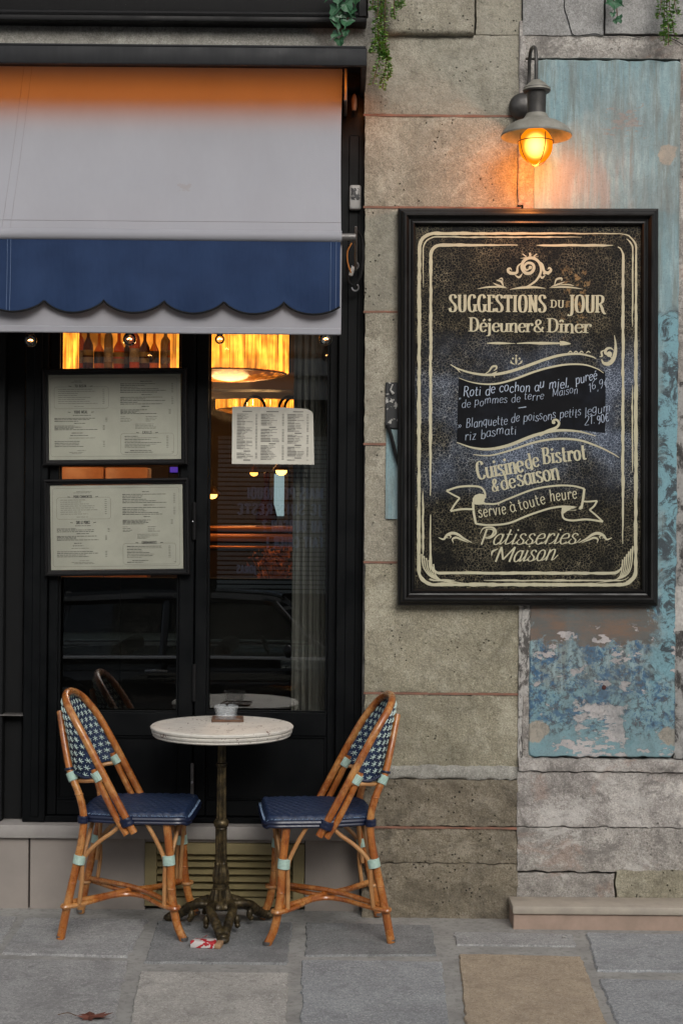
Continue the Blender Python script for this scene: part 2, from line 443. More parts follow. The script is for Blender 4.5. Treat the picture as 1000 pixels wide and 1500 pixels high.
# raised stone and its neighbours at the top
block('stone_block', wall, M['stone_up'], 563, -120, 697, 50, YC - .03, amp=.002, edge=.012, dep=.14)
block('stone_block', wall, M['stone_up2'], 698, -120, XJ, 50.8, YC + .002, gap=.0003, amp=.003, edge=.002)
rows = [(51, 168.5, 'stone_up2'), (170.5, 303.5, 'stone_up'), (305.5, 456.5, 'stone_up2'), (458.5, 650.5, 'stone_up'), (652.5, 823.5, 'stone_up'),
        (825.5, 1014.5, 'stone_mid'), (1017.5, 1122, 'stone_mid')]
for y0, y1, m in rows: block('stone_block', wall, M[m], 534, y0, XJ, y1, YC, gap=.0003, amp=.0035, edge=.0012)
block('stone_ledge', wall, M['band'], 531, 1122, XJ - 3, 1141, YC - .010, gap=.0, amp=.005, edge=.006)
for y0, y1 in ((1142, 1210), (1213, 1264), (1265.5, 1352)):
    block('stone_block', wall, M['stone_low'], 530, y0, XJ - 6, y1, YC - .008 - .004 * (y0 > 1260), gap=.0002, amp=.008, edge=.0018, fr=9)
for y in (169.5, 304.5, 457.5, 651.5, 824.5, 1016, 1211.5):
    x0, x1, z0, z1 = RC(532, y - 1.7, XJ - 2, y + 1.7, YC)
    mb = MB(); n = 70
    yo = -.010 if y > 1200 else 0
    def fn(u, v, x0=x0, x1=x1, z0=z0, z1=z1):
        x = x0 + (x1 - x0) * u
        return Vector((x, YC - .0022 + yo - .002 * noise.noise(Vector((x * 25, v * 3, y))), z0 + (z1 - z0) * v + .0012 * noise.noise(Vector((x * 20, y, v * 4)))))
    mb.grid(fn, n, 2); mb.build('mortar_line', M['red_mortar'], wall)
# lintel band above the shopfront
mb = MB(); x0, x1, z0, z1 = RC(-700, -200, 533, 66, 5.66)
mb.box(x0, x1, 5.70, 6.0, z0 - .05, 9.0); mb.build('upper_wall_core', M['band'], wall, smooth=False)
block('lintel_stone', wall, M['band'], -700, 20, 562, 72, 5.63, amp=.0015, edge=.004)
# right part
wr = [(766, 884, -120, 52, 'smooth_grey', 0.0), (887, 1150, -120, 50, 'smooth_grey', -.002), (768, 1150, 53, 86, 'stone_grey', .004),
      (759, 1150, 1113, 1131, 'stone_light', -.012), (757, 1150, 1132, 1212, 'stone_light', 0), (757, 1150, 1213.5, 1277, 'stone_grey', .001),
      (757, 899, 1279, 1335, 'stone_grey', .003), (902, 1150, 1276, 1335, 'stone_mid', -.003)]
for x0, x1, y0, y1, m, dy in wr:
    block('stone_block', wall, M[m], x0, y0, x1, y1, YR + dy, gap=.0004, amp=.006 if y0 > 1100 else .0015, edge=.0014, fr=6, dep=.09)
block('joint_filling', wall, M['stone_light'], 759.5, 30, 769, 300, YR + .003, amp=.004, gap=0, edge=.004)
block('joint_filling', wall, M['peel_strip'], 759, 880, 765, 1112, YR + .006, amp=.006, gap=0)
block('stone_block', wall, M['stone_grey'], 766, 88, 781, 520, YR + .004, amp=.002, gap=.0, edge=.001)
block('stone_block', wall, M['peel_strip'], 765, 521, 781, 1020, YR + .004, amp=.006, gap=.0)
block('stone_block', wall, M['stone_grey'], 765, 1020.5, 781, 1112, YR + .004, amp=.006, gap=.0)
block('stone_block', wall, M['stone_grey'], 994, 88, 1150, 560, YR + .004, amp=.004, gap=.0)
block('stone_block', wall, M['peel_edge'], 988, 560, 1150, 860, YR + .004, amp=.006, gap=.0)
block('stone_block', wall, M['peel_white'], 987, 860, 1150, 925, YR - .004, amp=.005, gap=.0)
block('stone_block', wall, M['peel_edge'], 987, 925, 1150, 1112, YR + .002, amp=.006, gap=.0)

# ---- blue painted plaster panel
def blue_panel():
    t = NT('peeling_blue_paint'); v = t.coord('World')
    zt = W(880, 87, YR).z; zb = W(880, 1110, YR).z
    P = lambda x, y: W(x, y, YR)
    wn_ = t.noise(v, 7, 8, .7, .6); w2 = t.noise(v, 24, 8, .75, .5); w3 = t.noise(v, 60, 6, .75)
    vs = t.coord('World', (1, 1, .10)); st = t.noise(vs, 22, 7, .7, .25); st2 = t.noise(vs, 55, 6, .7)
    base = t.mix(t.ramp(w2, .35, .7), (.20, .315, .345), (.265, .375, .395))
    base = t.mix(t.math('MULTIPLY', t.ramp(st, .44, .58), .85), base, (.205, .235, .22))
    base = t.mix(t.math('MULTIPLY', t.ramp(st2, .48, .62), .6), base, (.36, .47, .49))
    # pinkish bare streaks in the part between lamp and board
    mk = t.boxmask(v, P(760, 0).x, P(935, 0).x, P(0, 310).z, P(0, 205).z, .10, st, .28)
    base = t.mix(t.math('MULTIPLY', t.math('MULTIPLY', mk, t.ramp(st, .38, .55)), .5), base, (.36, .31, .29))
    # strong light blue below y 985
    low = t.boxmask(v, -9, 9, P(0, 1150).z, P(0, 985).z, .05, t.noise(v, 9, 9, .7), .25)
    base = t.mix(low, base, t.mix(t.ramp(w2, .35, .65), (.17, .30, .335), (.225, .345, .375)))
    mx = t.boxmask(v, -9, 9, P(0, 1060).z, P(0, 850).z, .04, t.noise(v, 8, 9, .7), .30)
    dk = t.math('MULTIPLY', mx, t.ramp(t.noise(v, 20, 12, .82, .3), .49, .54))
    base = t.mix(dk, base, (.06, .135, .235))
    dk2 = t.math('MULTIPLY', t.boxmask(v, -9, 9, P(0, 1080).z, P(0, 925).z, .04, wn_, .1), t.ramp(t.noise(v, 34, 12, .85, .3), .52, .56))
    base = t.mix(dk2, base, (.10, .10, .115))
    # brown bare band under the board
    br = t.boxmask(v, P(772, 0).x, P(972, 0).x, P(0, 936).z, P(0, 830).z, .012, t.noise(v, 11, 10, .75, .3), .24)
    base = t.mix(br, base, t.mix(t.ramp(t.noise(t.coord('World', (.5, 1, 1.6)), 12, 8, .7), .42, .6), (.125, .12, .11), (.19, .125, .09)))
    # right edge: turquoise / dark
    re = t.boxmask(v, P(956, 0).x, 9, P(0, 1000).z, P(0, 440).z, .05, t.noise(v, 10, 9, .7), .30)
    rec = t.mix(t.ramp(t.noise(v, 12, 10, .8, 1), .47, .53), (.19, .35, .40), (.055, .07, .08))
    base = t.mix(re, base, rec)
    # white flakes
    fl = t.math('MULTIPLY', t.boxmask(v, -9, 9, P(0, 1105).z, P(0, 905).z, .03, wn_, .05), t.ramp(t.noise(t.coord('World', (.8, 1, 1.3)), 17, 9, .62, .1), .595, .61))
    base = t.mix(fl, base, (.47, .43, .42))
    bx = t.boxmask(v, P(850, 0).x, P(928, 0).x, P(0, 1103).z, P(0, 1022).z, .004, t.noise(v, 13, 9, .72), .17)
    bx = t.math('MULTIPLY', bx, t.ramp(t.noise(t.coord('World', (.6, 1, 1.8)), 14, 10, .72), .455, .47, 0, 1))
    base = t.mix(bx, base, (.48, .45, .44))
    # holes filled with beige cement, and the scuffs near the top
    for (cx, cy, rr) in ((784, 1072, .043), (978, 1080, .034), (976, 226, .036)):
        c = P(cx, cy)
        sp = t.sep(v); dx = t.math('SUBTRACT', sp[0], c.x); dz = t.math('SUBTRACT', sp[2], c.z)
        d = t.math('SQRT', t.math('ADD', t.math('MULTIPLY', dx, dx), t.math('MULTIPLY', dz, dz)))
        d = t.math('ADD', d, t.math('MULTIPLY', t.math('SUBTRACT', t.noise(v, 18, 7, .7), .5), .07))
        base = t.mix(t.ramp(d, rr - .003, rr + .003, 1, 0), base, (.36, .325, .27))
    sc = t.boxmask(v, P(884, 0).x, P(940, 0).x, P(0, 190).z, P(0, 148).z, .006, t.noise(t.coord('World', (1, 1, 3.0)), 24, 6, .65, .2), .14)
    sc = t.math('MULTIPLY', sc, t.ramp(t.noise(t.coord('World', (1, 1, 2.6)), 30, 6, .7), .53, .55))
    base = t.mix(sc, base, (.31, .28, .26))
    base = t.mix(t.math('MULTIPLY', t.ramp(w3, .6, .72), .3), base, (.09, .10, .10))
    g1 = t.noise(v, 150, 4, .85)
    base = t.mix(t.math('MULTIPLY', t.ramp(g1, .54, .62), .4), base, (.10, .13, .14))
    base = t.mix(t.math('MULTIPLY', t.ramp(t.noise(t.coord('World', (1, 1, .5)), 3.0, 9, .72, .3), .50, .62), .45), base, (.13, .16, .165))
    ck = t.ramp(t.noise(v, 6, 10, .8, .4), .495, .505, -1, 1); ck = t.math('SUBTRACT', 1, t.math('ABSOLUTE', ck)); base = t.mix(t.math('MULTIPLY', ck, .35), base, (.08, .09, .09))
    h = t.math('ADD', t.math('MULTIPLY', w2, .4), t.math('MULTIPLY', w3, .3))
    h = t.math('SUBTRACT', h, t.math('MULTIPLY', t.math('MAXIMUM', fl, bx), .35))
    h = t.math('SUBTRACT', h, t.math('MULTIPLY', dk2, .25))
    return t.set(base, .8, 0, t.bump(h, .6, .008), Specular_IOR_Level=.3)
M['blue'] = blue_panel()
def rr_outline(x0, x1, z0, z1, r, wob, k=10):
    out = []
    for cx, cz, a0 in ((x1 - r[0], z1 - r[0], 0), (x0 + r[1], z1 - r[1], 90), (x0 + r[2], z0 + r[2], 180), (x1 - r[3], z0 + r[3], 270)):
        rr = r[[0, 90, 180, 270].index(a0)]
        for i in range(k + 1):
            a = R(a0 + 90 * i / k); out.append((cx + rr * math.cos(a), cz + rr * math.sin(a)))
    res = []
    for i in range(len(out)):
        a = Vector(out[i]); b = Vector(out[(i + 1) % len(out)]); L = (b - a).length; n = max(1, int(L / .012))
        for j in range(n):
            p = a.lerp(b, j / n); q = wob * noise.fractal(Vector((p.x * 20, p.y * 20, 7)), .8, 2, 4)
            d = (p - Vector(((x0 + x1) / 2, (z0 + z1) / 2))).normalized(); res.append(p + d * q)
    return res
x0, x1, z0, z1 = RC(778, 88, 992, 1109, YR)
ol = rr_outline(x0, x1, z0, z1, (.012, .008, .014, .022), .006)
mb = MB()
f0 = [mb.bm.verts.new((p.x, YR - .001, p.y)) for p in ol]
cc = Vector(((x0 + x1) / 2, 0, (z0 + z1) / 2))
fr_ = [mb.bm.verts.new((p.x, YR + .004, p.y)) for p in ol]; bk = [mb.bm.verts.new((p.x, YR + .08, p.y)) for p in ol]
for v_ in f0: v_.co.x += .004 * (1 if v_.co.x < cc.x else -1); v_.co.z += .004 * (1 if v_.co.z < cc.z else -1)
mb.bm.faces.new(f0)
for A, B in ((f0, fr_), (fr_, bk)):
    for i in range(len(A)):
        j = (i + 1) % len(A); mb.bm.faces.new((A[i], A[j], B[j], B[i]))
mb.build('blue_painted_panel', M['blue'], wall)
# crack in the top right render (thin recessed-looking line of dark filler)
pts = spline([W(x, y, YR - .0035) for x, y in ((829, -20), (826, 10), (832, 30), (838, 50), (850, 52), (870, 49), (884, 52), (918, 51), (934, 55), (955, 51), (975, 53), (990, 60), (1010, 72))], 5)
mb = MB(); mb.tube([p + Vector((random.uniform(-1, 1) * .001, 0, random.uniform(-1, 1) * .001)) for p in pts], .0016, 5); mb.build('crack', M['blackpanel'], wall)
# small dark hole in the blue panel
c = W(884, 1007, YR - .001); mb = MB(); mb.lathe([(.001, .0), (.0085, .0), (.0075, .004), (.003, .005)], c, 10, Matrix.Rotation(R(90), 3, 'X')); mb.build('rusty_plug', mat('dark_rust', (.06, .015, .012), None, rough=.7), wall)

# ---- right step
st = root('door_step', G(880, 1362), 'low pinkish beige stone step at the foot of the grey wall', 'step')
xa = G(749, 1358).x; ztop = .082
mb = MB(); yf = 5.47
mb.box(xa + .004, 3.0, yf + .012, 5.62, -.02, .052, .003); mb.build('riser', M['step_stone'], st)
mb = MB(); mb.box(xa, 3.0, yf, 5.615, .0525, ztop, .006, 2); mb.build('tread', M['step_top'], st)

# ---- plinth under the shopfront
pl = root('stone_plinth', (W(260, 1330, YP).x, YP, 0), 'polished greige stone plinth with a pale cap under the black shopfront', 'plinth')
zc0 = W(270, 1228, YP).z; zc1 = W(270, 1210.5, YP - .02).z
xl = W(-700, 1280, YP).x; xr = W(527, 1280, YP).x
def pslab(a, b, dy=0):
    x0 = W(a, 1280, YP).x + .001; x1 = W(b, 1280, YP).x - .001
    mb = MB(); mb.box(x0, x1, YP + dy, YP + .05, -.03, zc0 - .001, .0015); mb.build('plinth_slab', M['plinth'], pl)
for a, b in ((-700, -300), (-299, 42), (44, 213), (446, 527)): pslab(a, b)
v0 = W(213, 1234, YP); v1 = W(445, 1330, YP)
mb = MB(); mb.box(v0.x + .001, v1.x - .001, YP, YP + .05, v0.z + .002, zc0 - .001, .001); mb.build('plinth_slab', M['plinth'], pl)
for a, b in ((-700, -140), (-139, 262), (263, 527)):
    mb = MB(); mb.box(W(a, 1220, YP).x, W(b, 1220, YP).x - .001, YP - .022, YD + .2, zc0, zc1, .003, 2); mb.build('plinth_cap', M['cap'], pl)
mb = MB(); mb.box(xl, xr, YP + .051, YP + .3, -.03, zc0 - .002); mb.build('plinth_core', M['cement'], pl)
# vent grille
M['olive'] = mat('olive_paint', (.30, .245, .12), (.23, .19, .095), 12, .5, 0, .15, 120, .001)
vg = root('vent_grille', (v0.x + .25, YP, v1.z), 'olive painted metal vent grille with six slats set in the plinth behind the table', 'vent grille')
zt, zb = v0.z, max(.012, v1.z); xa, xb = v0.x, v1.x
ia, ib = W(230, 1280, YP).x, W(429, 1280, YP).x; zi1, zi0 = W(330, 1251, YP).z, W(330, 1315, YP).z
mb = MB()
mb.box(xa, ia, YP - .012, YP + .03, zb, zt, .002); mb.box(ib, xb, YP - .012, YP + .03, zb, zt, .002)
mb.box(ia + .0005, ib - .0005, YP - .0115, YP + .03, zi1, zt, .002); mb.box(ia + .0005, ib - .0005, YP - .0115, YP + .03, zb, zi0, .002)
mb.build('frame', M['olive'], vg)
mb = MB(); mb.box(ia, ib, YP + .045, YP + .0495, zi0, zi1); mb.build('duct_back', M['blackpanel'], vg)
n = 6
for k in range(n):
    z = zi0 + (zi1 - zi0) * (k + .55) / n
    mb = MB(); mb.box(ia, ib, -.017, .017, -.0012, .0012, 0, M=Matrix.Translation((0, YP + .012, z)) @ Matrix.Rotation(R(32), 4, 'X'))
    mb.build('slat', M['olive'], vg)

# ---- shopfront joinery
sf = root('shopfront', (W(280, 1205, YD).x, YD, zc1), 'black painted wooden shopfront with two glazed door leaves above the stone plinth', 'shopfront')
ZT = 3.30
def post(a, b, Y, z0, z1, name='post', m='black', dep=.12, bev=.003):
    mb = MB(); mb.box(W(a, 800, Y).x, W(b, 800, Y).x, Y, Y + dep, z0, z1, bev); return mb.build(name, M[m], sf)
ZB = zc1 + .002
post(493.5, 531.5, YD - .03, ZB, ZT); post(506, 521, YD - .036, ZB + .02, ZT - .4, 'pilaster_molding')
post(36, 69.5, YD - .01, ZB, ZT); post(48, 60, YD - .016, ZB + .02, ZT - .4, 'pilaster_molding')
post(-700, 6, YD + .0, ZB, ZT, 'side_panel', 'blackpanel'); post(6.5, 35.5, YD + .05, ZB, ZT, 'side_panel', 'blackpanel')
mb = MB(); p0 = W(-10, 1047, YD + .0); mb.box(W(-700, 1047, YD).x, W(35, 1047, YD).x, YD - .004, YD + .0495, p0.z - .003, p0.z + .0018)
mb.build('panel_strip', M['dullmetal'], sf)
mb = MB(); mb.box(W(-700, 200, 5.74).x, W(531, 200, 5.74).x, 5.80, 5.95, 2.62, 3.4); mb.build('transom_panel', M['blackpanel'], sf)
mb = MB(); mb.box(W(36, 1203, YD).x, W(493, 1203, YD).x, YD - .004, YD + .10, ZB, ZB + .022, .002); mb.build('threshold', M['black'], sf)
def leaf(a, b, ga, gb, seed):
    Y = YD + .008; z0 = ZB + .024; z1 = 2.62
    X = lambda p: W(p, 900, Y).x
    zg0 = W((ga + gb) / 2, 1044, Y).z; zg1 = 2.52
    zp1 = W((ga + gb) / 2, 1078, Y).z; zp0 = W((ga + gb) / 2, 1173, Y).z
    mb = MB()
    mb.box(X(a), X(ga), Y, Y + .05, z0, z1, .003); mb.box(X(gb), X(b), Y, Y + .05, z0, z1, .003)
    e = .0004
    mb.box(X(ga) + e, X(gb) - e, Y + .001, Y + .05, z0, zp0, .003); mb.box(X(ga) + e, X(gb) - e, Y + .001, Y + .05, zp1, zg0, .003)
    mb.box(X(ga) + e, X(gb) - e, Y + .001, Y + .05, zg1, z1, .003)
    L = mb.build('door_leaf', M['black'], sf)
    mb = MB(); mb.box(X(ga) + e, X(gb) - e, Y + .014, Y + .04, zp0 + e, zp1 - e, .002); mb.build('lower_panel', M['black'], L)
    mb = MB(); w = .008
    for (q0, q1, q2, q3) in ((ga, gb, zp0, zp1), (ga, gb, zg0, zg1)):
        xa_, xb_ = X(q0) + .001, X(q1) - .001
        mb.box(xa_, xb_, Y + .006, Y + .013, q2 + .001, q2 + w, .0015); mb.box(xa_, xb_, Y + .006, Y + .013, q3 - w, q3 - .001, .0015)
        mb.box(xa_, xa_ + w, Y + .0065, Y + .0135, q2 + w, q3 - w, .0015); mb.box(xb_ - w, xb_, Y + .0065, Y + .0135, q2 + w, q3 - w, .0015)
    mb.build('molding', M['black'], L)
    mb = MB(); mb.box(X(ga) + e, X(gb) - e, YG, YG + .004, zg0 + e, zg1 - e); mb.build('window_pane', M['glass'], L, smooth=False)
    return L
L1 = leaf(71, 283.5, 85, 262, 1); L2 = leaf(285.5, 492.5, 303, 480, 2)
mb = MB(); p = W(282, 1130, YD); mb.box(p.x - .006, p.x + .006, YD - .012, YD + .006, W(0, 1172, YD).z, W(0, 1115, YD).z, .003, 2)
mb.build('flush_bolt', M['dullmetal'], L1); mb = MB(); p = W(282, 1145, YD); mb.tube([p + Vector((0, -.02, 0)), p + Vector((0, 0, 0))], .005, 8); mb.build('bolt_knob', M['chrome'], L1)
mb = MB(); mb.box(W(279, 900, YD).x, W(291, 900, YD).x, YD + .059, YD + .07, ZB + .03, 2.61); mb.build('seam_light_stop', M['black'], L1)  # added strip behind the leaf seam, stops room light leaking through
for y in (763, 1000):
    mb = MB(); p = W(284.5, y, YD); mb.tube([p + Vector((0, -.002, -.07)), p + Vector((0, -.002, .07))], .008, 10); mb.build('hinge', M['black2'], L1)
mb = MB(); p = W(283, 764, YD); mb.ball(p + Vector((0, -.012, 0)), .004, 8); mb.build('hinge_screw', M['chrome'], L1)

# ---- dark moulded sill of the floor above
sl = root('window_sill_molding', W(260, 0, 5.55), 'black moulded timber ledge of the window above the awning', 'ledge')
def zat(y, Y): return W(270, y, Y).z
xl0 = W(-700, 0, 5.55).x; xr0 = W(537, 0, 5.55).x
mb = MB(); mb.box(xl0, xr0, 5.56, 5.64, zat(23, 5.5), zat(15, 5.5), .003, 2); mb.build('lower_bead', M['black2'], sl)
mb = MB(); mb.tube([Vector((xl0, 5.575, zat(11, 5.5))), Vector((xr0 - .015, 5.575, zat(11, 5.5)))], .013, 10); mb.build('round_bead', M['black2'], sl)
mb = MB(); mb.box(xl0, xr0 - .006, 5.58, 5.64, zat(14.7, 5.5), zat(-160, 5.5), .003, 2); mb.box(xr0 - .03, xr0, 5.557, 5.579, zat(14.6, 5.5), zat(-160, 5.5), .003); mb.build('face_board', M['black2'], sl)
# ------------------------------------------------------------------ room behind the glass
FZ = zc1
M['room'] = mat('room_wall', (.10, .075, .055), (.07, .055, .045), 3, .8, kind='World')
M['roomdark'] = mat('room_dark_wood', (.05, .028, .016), (.03, .018, .012), 8, .45, kind='World')
M['roomfloor'] = mat('room_floor', (.06, .04, .025), None, rough=.5)
def setb(name, m, *b):
    mb = MB(); mb.box(*b); return mb.build(name, m, kind='structure', smooth=False)
setb('room_floor', M['roomfloor'], -4.2, 2.6, 5.96, 11.6, FZ - .1, FZ)
setb('room_ceiling', M['room'], -4.2, 2.6, 5.96, 11.6, 3.4, 3.5)
setb('room_back_wall', M['room'], -4.2, 2.6, 11.5, 11.6, FZ + .001, 3.399)
setb('room_side_wall', M['room'], -4.3, -4.2, 5.96, 11.6, FZ - .1, 3.5)
setb('room_side_wall', M['room'], 2.6, 2.7, 6.01, 11.6, FZ - .1, 3.5)
# ceiling beam lit by the lamps
cb = MB(); a = W(290, 556, 9.3); b = W(440, 571, 9.3); cb.box(-3.5, 1.5, 9.3, 9.5, b.z, a.z + .05, .004)
tag(cb.build('ceiling_beam', mat('beam', (.16, .10, .06), (.11, .07, .045), 6, .5, stretch=(.1, 1, 1), kind='World')), 'brown timber beam behind the big ribbed chandelier', 'beam')
# pale partition seen under the beam
pb = MB(); a = W(290, 572, 9.9); b = W(440, 584, 9.9); pb.box(-2.0, .3, 9.9, 10.0, b.z, a.z)
tag(pb.build('bulkhead', mat('pale_bulkhead', (.32, .30, .28), None, rough=.7)), 'pale horizontal bulkhead between the two chandeliers in the room', 'bulkhead')

def rib_mat():
    t = NT('ribbed_amber_glass'); v = t.coord('World', (1, 1, .06))
    g = t.n.new('ShaderNodeEmission'); g.inputs[0].default_value = (1, .31, .03, 1)
    n1 = t.noise(v, 34, 4)
    t.l.new(t.math('MULTIPLY', t.ramp(n1, .40, .68, .5, 3.6), t.ramp(t.noise(t.coord('World'), 9, 2), .4, .65, .7, 1.8)), g.inputs[1])
    t.b.inputs['Base Color'].default_value = (.35, .15, .03, 1); t.b.inputs['Roughness'].default_value = .12
    a = t.n.new('ShaderNodeAddShader'); t.l.new(g.outputs[0], a.inputs[0]); t.l.new(t.b.outputs[0], a.inputs[1]); t.l.new(a.outputs[0], t.out.inputs[0])
    return t.m
M['ribglass'] = rib_mat()
t = NT('patterned_amber_bowl'); v = t.coord('Object'); t.set((.4, .16, .03), .25)
t.b.inputs['Emission Color'].default_value = (1, .30, .03, 1); t.l.new(t.ramp(t.voro(v, 34), .1, .5, 1.0, .08), t.b.inputs['Emission Strength']); M['bowlglass'] = t.m
M['brass'] = mat('aged_brass', (.42, .25, .09), (.28, .16, .06), 20, .35, 1)
def ribbed_bar():
    pass
def chandelier(cx, y0, y1, Y, rpx, label, group, power, rodm='ribglass'):
    c = W(cx, (y0 + y1) / 2, Y); r = rpx / F * Y; zt = W(cx, y0, Y).z; zb_ = W(cx, y1, Y).z
    o = root('chandelier', (c.x, Y, zb_), label, 'chandelier', group)
    n = 44
    me = None
    for k in range(n):
        a = 2 * PI * k / n; px, py = c.x + r * math.cos(a), Y + r * math.sin(a)
        if me is None:
            mb = MB(); w = r * PI / n * .93
            mb.tube([Vector((0, 0, zb_)) - Vector((0, 0, zb_)), Vector((0, 0, zt - zb_))], [w, w], 8)
            rod = mb.build('glass_rod', M[rodm], None); rod.parent = o; me = rod.data; q = rod
        else:
            q = bpy.data.objects.new('glass_rod', me); COL.objects.link(q); q.parent = o
        q.location = (px - c.x, py - Y, 0)
    for z in (zt + .004, zb_ - .004):
        mb = MB()
        ring = [Vector((c.x + (r + .004) * math.cos(2 * PI * k / 40), Y + (r + .004) * math.sin(2 * PI * k / 40), z)) for k in range(41)]
        mb.tube(ring, .006, 6, cap=False); mb.build('ring', M['brass'], o)
        mb = MB(); mb.lathe([(r * .96, -.004), (r * .8, -.022), (r * .5, -.036), (r * .2, -.043), (0.0, -.045)], (c.x, Y, zb_), 40, flute=(20, .012)); mb.build('glass_bowl', M['bowlglass'], o)
    mb = MB(); 
    for k in range(6):
        a = 2 * PI * k / 6 + .3; mb.tube([Vector((c.x + r * math.cos(a), Y + r * math.sin(a), zt)), Vector((c.x, Y, min(3.35, zt + .3)))], .005, 6)
    mb.tube([Vector((c.x, Y, min(3.35, zt + .3))), Vector((c.x, Y, 3.4))], .006, 6); mb.build('hanger', M['brass'], o)
    for k in range(3):
        a = 2 * PI * k / 3 + 4.2; mb = MB(); mb.ball((c.x + r * .45 * math.cos(a), Y + r * .45 * math.sin(a), (zt + zb_) / 2), .03, 12, 1, 1, 1.3); mb.build('bulb', emis('chandelier_bulb', (1, .62, .2), 26), o)
    ld = bpy.data.lights.new('chandelier_light', 'POINT'); ld.energy = power; ld.color = (1, .55, .22); ld.shadow_soft_size = .12
    l = bpy.data.objects.new('chandelier_light', ld); COL.objects.link(l); l.location = (0, 0, -.12); l.parent = o
    return o
GC = 'ribbed glass chandeliers inside the room'
chandelier(337, 400, 546, 7.5, 81, 'large amber ribbed glass drum chandelier behind the right door pane', GC, 14)
chandelier(378, 572, 600, 10.2, 58, 'small low ribbed glass chandelier hanging further back, just above the taped menu', GC, 8)
chandelier(30, 400, 556, 7.6, 80, 'amber ribbed glass drum chandelier partly hidden by the left door frame', GC, 14)
# dark iron arms in front of the far chandelier
ir = root('iron_lamp_arms', W(390, 596, 9.6), 'black curled iron lamp arms in front of the far chandelier', 'lamp arm')
for cx in (373, 424, 432):
    pts = spline([W(cx + 15 * math.cos(R(a)), 598 - 17 * math.sin(R(a)), 9.6) for a in range(-10, 200, 25)], 4)
    mb = MB(); mb.tube(pts, .009, 7); mb.build('arm', M['black2'], ir)

# bottle shelf above the menu frames
YS = 9.2
shz = W(170, 541, YS).z
bs = root('back_bar', (W(175, 540, YS + .3).x, YS + .3, FZ), 'backlit amber bar shelf full of bottles behind the left door pane', 'bar shelf')
xa, xb = W(60, 540, YS).x, W(285, 540, YS).x
mb = MB(); mb.box(xa, xb, YS - .08, YS + .28, shz - .03, shz, .003); mb.build('shelf', M['roomdark'], bs)
t = NT('backlit_panel'); v = t.coord('World'); t.set((.3, .12, .03), .6)
e = t.ramp(t.noise(v, 4, 3), .38, .62, .25, 1.5); t.b.inputs['Emission Color'].default_value = (1, .30, .03, 1); t.l.new(e, t.b.inputs['Emission Strength'])
mb = MB(); mb.box(xa, xb, YS + .30, YS + .32, shz, shz + .8); mb.build('back_panel', t.m, bs, smooth=False)
mb = MB(); mb.box(xa, xb, YS - .08, YS + .28, shz + .44, shz + .38, .003); mb.build('shelf', M['roomdark'], bs)
for xq in (xa, xb - .03):
    mb = MB(); mb.box(xq, xq + .03, YS - .079, YS + .297, FZ, shz + .8, .003); mb.build('side_board', M['roomdark'], bs)
def bottle_mb(r, h, kind):
    if kind == 0: pr = [(0, 0), (r, 0), (r, h * .6), (r * .85, h * .68), (r * .35, h * .76), (r * .32, h * .97), (r * .4, h * .975), (r * .4, h), (0, h)]
    elif kind == 1: pr = [(0, 0), (r, 0), (r * 1.05, h * .3), (r * .95, h * .55), (r * .5, h * .66), (r * .3, h * .72), (r * .3, h), (0, h)]
    else: pr = [(0, 0), (r, 0), (r, h * .45), (r * .3, h * .62), (r * .28, h * .95), (r * .36, h * .96), (r * .36, h), (0, h)]
    mb = MB(); mb.lathe(pr, (0, 0, 0), 14); return mb
bcol = [(.75, .17, .02), (.10, .03, .01), (.9, .30, .03), (.35, .28, .18), (.8, .16, .02), (.04, .02, .01)]
bdesc = ['squat amber bottle with orange spirit', 'dark brown bottle', 'bright orange bottle', 'clear bottle with a dark cap', 'reddish amber bottle', 'near black bottle']
bm_ = []
for i, c in enumerate(bcol):
    t = NT('bottle_glass_' + 'abcdef'[i]); t.set(c, .12, 0); t.b.inputs['Transmission Weight'].default_value = .35; t.b.inputs['IOR'].default_value = 1.12
    bm_.append(t.m)
random.seed(11)
xs = [113, 127, 143, 158, 172, 183, 197, 212, 226, 240, 252]
for i, px in enumerate(xs):
    k = i % 6; h = random.uniform(.24, .32); r = random.uniform(.026, .036)
    o = bottle_mb(r, h, i % 3).build('bottle', bm_[k])
    o.location = (W(px, 530, YS).x, YS + random.uniform(0, .1), shz + .001)
    nb = 'first second third fourth fifth sixth seventh eighth ninth tenth eleventh'.split()[i]
    tag(o, bdesc[k] + ', %s from the left on the backlit shelf' % nb, 'bottle', 'bottles on the backlit shelf')
    mb = MB(); mb.lathe([(r * 1.03, h * .15), (r * 1.045, h * .16), (r * 1.045, h * .42), (r * 1.03, h * .43)], (0, 0, 0), 14)
    lb = mb.build('bottle_label', [M['stone_light'], M['olive'], M['roomdark']][i % 3]); lb.parent = o
# tan sofa back between the two menu frames, with small lit screen
so = root('sofa', (W(160, 692, 8.2).x, 8.2, FZ), 'tan leather banquette seen in the gap between the two menu frames', 'sofa')
M['tan'] = mat('tan_leather', (.42, .19, .09), (.30, .12, .06), 7, .45, 0, .2, 60, .003)
x0, x1 = W(88, 690, 8.2).x, W(218, 690, 8.2).x; z1 = W(150, 684, 8.2).z; 
for k in range(2):
    w = (x1 - x0) / 2; mb = MB(); mb.box(x0 + k * w + .003, x0 + (k + 1) * w - .003, 8.2, 8.36, FZ + .45, z1, .012, 2); mb.build('back_cushion', M['tan'], so)
mb = MB(); mb.box(x0, x1, 7.75, 8.35, FZ + .02, FZ + .449, .03, 3); mb.build('seat_base', M['tan'], so)
sc = root('till_screen', W(255, 700, 8.3), 'small till screen glowing violet between the menu frames', 'screen')
a, b = W(249, 684, 8.3), W(260, 692, 8.3)
mb = MB(); mb.box(a.x, b.x, 8.3, 8.32, b.z, a.z, .002); mb.build('display', emis('violet_screen', (.22, .09, 1), .35), sc, smooth=False)
